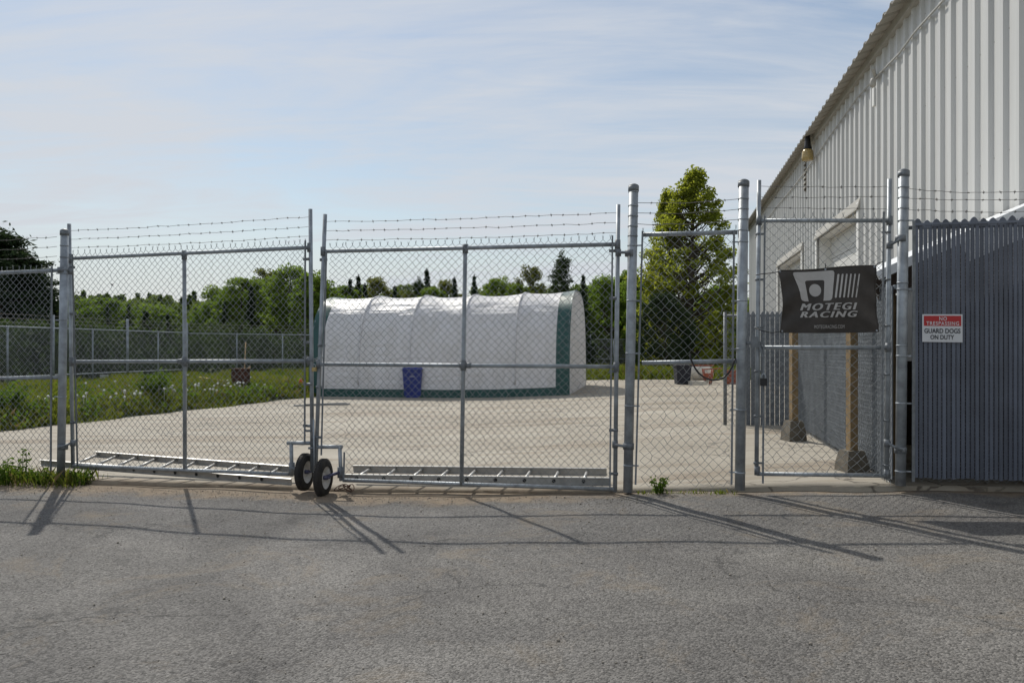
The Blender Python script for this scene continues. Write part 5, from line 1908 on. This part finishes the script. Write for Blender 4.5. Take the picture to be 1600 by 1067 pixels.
def undergrowth():
    g = np.random.default_rng(66)
    Cc, Sz, To = [], [], []

    def clump(X, Y, h, r, n, tone):
        t = g.uniform(0, 1, n)
        an = g.uniform(0, 6.28, n); rr_ = r * np.sqrt(g.uniform(0, 1, n)) * (1 - .45 * t)
        Cc.append(np.stack([X + rr_ * np.cos(an), Y + rr_ * np.sin(an), gz(X, Y) + h * t], 1))
        Sz.append(g.uniform(.08, .2, n)); To.append(np.clip(tone + g.uniform(-.2, .2, n), 0, 1))
    for k in range(120):
        q = g.uniform(-1.2, 1.25)
        P = LS + dirL * q
        off = g.uniform(3.0, 14)
        nrm = Vector((-dirL.y, dirL.x, 0)).normalized()
        P = P + nrm * off
        clump(P.x, P.y, g.uniform(1.2, 2.5), g.uniform(.8, 1.6), 230, g.uniform(0, .4))
    for k in range(200):
        q = g.uniform(-3, 46)
        P = CORN + dB * q + Vector((-1, 1, 0)).normalized() * g.uniform(3, 13)
        clump(P.x, P.y, g.uniform(1.2, 2.8), g.uniform(.8, 1.7), 230, g.uniform(0, .6))
    v, f = leaf_arrays(np.concatenate(Cc), np.concatenate(Sz), g)
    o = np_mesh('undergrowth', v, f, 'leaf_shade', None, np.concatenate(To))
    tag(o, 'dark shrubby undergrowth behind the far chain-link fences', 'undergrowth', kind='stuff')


undergrowth()


def grass_blades():
    g = np.random.default_rng(77)
    pts = []
    # left bank
    n = 90000
    v = 9.0 + (36 - 9.0) * g.uniform(0, 1, n) ** .8
    le = np.interp(v, [7.8, 12.5, 22.9, 33], [-12.6, -11.9, -10.9, -10.2])
    u = le + .12 + .22 * np.sin(v * 2.3) * np.sin(v * .9 + 1) - (8.5 * g.uniform(0, 1, n) ** 1.5)
    X = u * math.cos(A) + v * math.sin(A); Y = -u * math.sin(A) + v * math.cos(A)
    h = .11 + .33 * g.uniform(0, 1, n) * (.45 + .55 * np.sin(X * 1.3 + Y * .7) ** 2) * np.clip((le - u) * .9 + .25, .25, 1)
    pts.append((X, Y, h))
    # strip behind the slab
    n = 26000
    v = 32.25 + 9 * g.uniform(0, 1, n) ** 1.6
    u = g.uniform(-11, 3.8, n)
    X = u * math.cos(A) + v * math.sin(A); Y = -u * math.sin(A) + v * math.cos(A)
    pts.append((X, Y, .2 + .45 * g.uniform(0, 1, n)))
    # fringe left of the corner post
    n = 2600
    u = u1 + .35 - 4.0 * g.uniform(0, 1, n); v = VF + g.normal(-.02, .13, n)
    X = u * math.cos(A) + v * math.sin(A); Y = -u * math.sin(A) + v * math.cos(A)
    pts.append((X, Y, .04 + .17 * g.uniform(0, 1, n) ** 1.3))
    n = 260
    u = g.uniform(-.25, .7, n); v = VF + g.normal(-.01, .03, n)
    X = u * math.cos(A) + v * math.sin(A); Y = -u * math.sin(A) + v * math.cos(A)
    pts.append((X, Y, .02 + .04 * g.uniform(0, 1, n)))
    X = np.concatenate([p[0] for p in pts]); Y = np.concatenate([p[1] for p in pts]); H_ = np.concatenate([p[2] for p in pts])
    Z = np.array([gz(a, b_) for a, b_ in zip(X, Y)])
    near = np.abs(X * math.sin(A) + Y * math.cos(A) - VF) < 1.0
    Z[near] = np.array([zasp(a) for a in X[near]]) - .01
    n = len(X)
    an = g.uniform(0, 6.28, n)
    w_ = np.where(near, .0045, .011) * g.uniform(.6, 1.3, n)
    le_ = g.normal(0, .35, (n, 2)) * H_[:, None]
    b0 = np.stack([X - w_ * np.cos(an), Y - w_ * np.sin(an), Z], 1)
    b1_ = np.stack([X + w_ * np.cos(an), Y + w_ * np.sin(an), Z], 1)
    m0 = np.stack([X + le_[:, 0] * .35 + w_ * .7 * np.cos(an), Y + le_[:, 1] * .35 + w_ * .7 * np.sin(an), Z + H_ * .6], 1)
    tp = np.stack([X + le_[:, 0], Y + le_[:, 1], Z + H_], 1)
    v_ = np.stack([b0, b1_, m0, tp], 1).reshape(-1, 3)
    f = np.arange(n * 4).reshape(-1, 4)
    tone = np.clip(.5 + .35 * np.sin(X * .9) * np.sin(Y * .6 + 1) + g.normal(0, .2, n), 0, 1)
    dry = g.uniform(0, 1, n) < .05 + .16 * np.clip(np.sin(X * 1.1 + 2) * np.sin(Y * .8), 0, 1)
    q4 = v_.reshape(-1, 4, 3)
    vd = q4[dry].reshape(-1, 3)
    o = np_mesh('dry_grass', vd, np.arange(len(vd)).reshape(-1, 4), 'dry_stem', None, tone[dry])
    tag(o, 'pale dry grass stems mixed through the green bank', 'dry grass', kind='stuff')
    v_ = q4[~dry].reshape(-1, 3); f = np.arange(len(v_)).reshape(-1, 4); tone = tone[~dry]
    o = np_mesh('grass', v_, f, 'grass_blade', None, tone)
    tag(o, 'rough green grass on the bank and yard edges', 'grass', kind='stuff')


grass_blades()


# broad-leaved weeds in the grass bank
def weeds():
    g = np.random.default_rng(88)
    Cc, Sz, To = [], [], []
    for k in range(420):
        v = g.uniform(11, 34); u = left_edge(v) - 7 * g.uniform(0, 1) ** 1.3
        p = W(u, v)
        n = 22
        h = g.uniform(.12, .38)
        Cc.append(np.stack([p.x + g.normal(0, .14, n), p.y + g.normal(0, .14, n), gz(p.x, p.y) + h * g.uniform(.1, 1, n)], 1))
        Sz.append(g.uniform(.03, .075, n)); To.append(np.clip(g.uniform(.1, .8) + g.normal(0, .1, n), 0, 1))
    v_, f = leaf_arrays(np.concatenate(Cc), np.concatenate(Sz), g)
    o = np_mesh('ground_weeds', v_, f, 'weed_leaf', None, np.concatenate(To))
    tag(o, 'broad-leaved weeds mixed into the grassy bank', 'weeds', kind='stuff')
    # dandelion clocks
    b = MB()
    gg = random.Random(9)
    for k in range(125):
        x = gg.choice([gg.gauss(215, 45), gg.gauss(265, 60), gg.uniform(0, 440), gg.gauss(345, 30)])
        y = gg.gauss(636 - (x - 200) * .08, 10)
        if y < 600: continue
        p = on_grass(x, y)
        u, v = p.dot(U), p.dot(V)
        if u > left_edge(min(max(v, 7.8), 33)) - .15: continue
        h = gg.uniform(.22, .38)
        b.tube([p, p + ZUP * h], .004, 3, False)
        b.lathe(p + ZUP * (h - .03), (0, 0, 1), [(0, .008), (.012, .028), (.03, .034), (.048, .028), (.06, .008)], 6)
    tag(b.build('dandelion_clocks', 'puff'), 'white dandelion seed heads dotted over the grassy bank', 'dandelions', kind='stuff')


weeds()


def plant(label, base, stems, h, spread, leafn, leaf, seed, name='weed_plant', cat='weed'):
    g = np.random.default_rng(seed)
    base = Vector(base)
    r = thing(name, base, label, cat)
    tr = MB(); Cc, Sz, To = [], [], []
    for k in range(stems):
        an = g.uniform(0, 6.28); le_ = spread * g.uniform(.2, 1)
        hh2 = h * g.uniform(.55, 1)
        p0 = base + Vector((math.cos(an) * .03, math.sin(an) * .03, -.01)); p2 = base + Vector((math.cos(an) * le_, math.sin(an) * le_, hh2))
        p1 = p0.lerp(p2, .5) + ZUP * .12 * hh2
        tr.tube([p0, p1, p2], [.005, .004, .002], 4, False)
        for q in range(leafn):
            t = g.uniform(.2, 1)
            c = p0.lerp(p1, t * 2) if t < .5 else p1.lerp(p2, t * 2 - 1)
            Cc.append(np.array(c) + g.normal(0, leaf * .9, 3)); Sz.append(leaf * g.uniform(.6, 1.2)); To.append(g.uniform(0, 1))
    tr.build('stem', 'weed_leaf', r)
    v_, f = leaf_arrays(np.array(Cc), np.array(Sz), g, aspect=.5)
    np_mesh('foliage', v_, f, 'weed_leaf', r, np.array(To))
    return r


def on_asp(x, y):
    z = 0.0
    for _ in range(8):
        Y = (CAMZ - z) * F / (y - 545); z = zasp((x - 800) / F * Y)
    p = at(x, y, Y); p.z = z
    return p


plant('tall weed spire growing left of the corner gate post', on_asp(37, 757), 3, .48, .05, 26, .024, 201)
plant('bushy weed at the left picture edge by the fence foot', on_asp(12, 758), 12, .30, .24, 24, .024, 202)
plant('low bushy weed just left of the corner gate post', on_asp(68, 757), 10, .22, .18, 22, .022, 203)
plant('small weed at the foot of the left gate leaf hinge', on_asp(128, 757), 10, .17, .16, 20, .020, 204)
plant('small green weed at the foot of the fixed panel', on_v(1030, 771, VF - .02), 11, .17, .14, 16, .020, 205)
plant('leafy green bush in the grass bank behind the left leaf', on_grass(245, 628), 26, .75, .55, 70, .04, 206, 'grass_bank_bush', 'bush')
plant('dark weed clump in the grass at the left picture edge', on_grass(5, 665), 22, .55, .5, 60, .04, 207, 'weed_clump', 'weed')

# loose gravel on the asphalt and along the dirt strip
def gravel():
    g = np.random.default_rng(99)
    n = 2600
    u = np.concatenate([g.uniform(-6.5, 4, n // 2), g.uniform(-7, -.2, n - n // 2)])
    v = np.concatenate([g.uniform(3.2, 7.7, n // 2) , VF - .15 - np.abs(g.normal(0, .28, n - n // 2))])
    X = u * math.cos(A) + v * math.sin(A); Y = -u * math.sin(A) + v * math.cos(A)
    r = g.uniform(.0025, .007, n) * np.where(g.uniform(0, 1, n) > .96, 1.8, 1)
    Z = np.array([asphalt_pt(a, b_)[2] for a, b_ in zip(u, v)]) + r * .45
    d = np.array([[1, 0, 0], [-1, 0, 0], [0, 1, 0], [0, -1, 0], [0, 0, 1], [0, 0, -1]], float)
    jit = g.uniform(.6, 1.25, (n, 6, 1))
    P = np.stack([X, Y, Z], 1)[:, None, :] + d[None] * jit * r[:, None, None]
    tri = np.array([[0, 2, 4], [2, 1, 4], [1, 3, 4], [3, 0, 4], [2, 0, 5], [1, 2, 5], [3, 1, 5], [0, 3, 5]])
    f = (tri[None] + (np.arange(n) * 6)[:, None, None]).reshape(-1, 3)
    o = np_mesh('loose_gravel', P.reshape(-1, 3), f, 'gravel_stone')
    tag(o, 'loose gravel specks scattered on the asphalt before the gates', 'gravel', kind='stuff')


gravel()

# bird in flight over the left leaf
c = at(175, 445, 30)
bd = thing('bird', c, 'small dark bird flying above the left gate leaf', 'bird')
m_ = MB().tube([c + Vector((-.16, 0, .10)), c + Vector((-.08, 0, .05)), c, c + Vector((.08, 0, -.05)), c + Vector((.15, 0, -.11))], [.004, .03, .045, .03, .006], 8)
for s_ in (-1, 1):
    m_.add([c + Vector((-.05, 0, .04)), c + Vector((.05, 0, -.02)), c + Vector((.10, s_ * .10, .06)), c + Vector((.16, s_ * .24, .02)), c + Vector((0, s_ * .14, .08))], [(0, 1, 2, 4), (4, 2, 3)])
m_.v = [c + (q - c) * .45 for q in m_.v]
m_.build('body', 'bird_dark', bd)
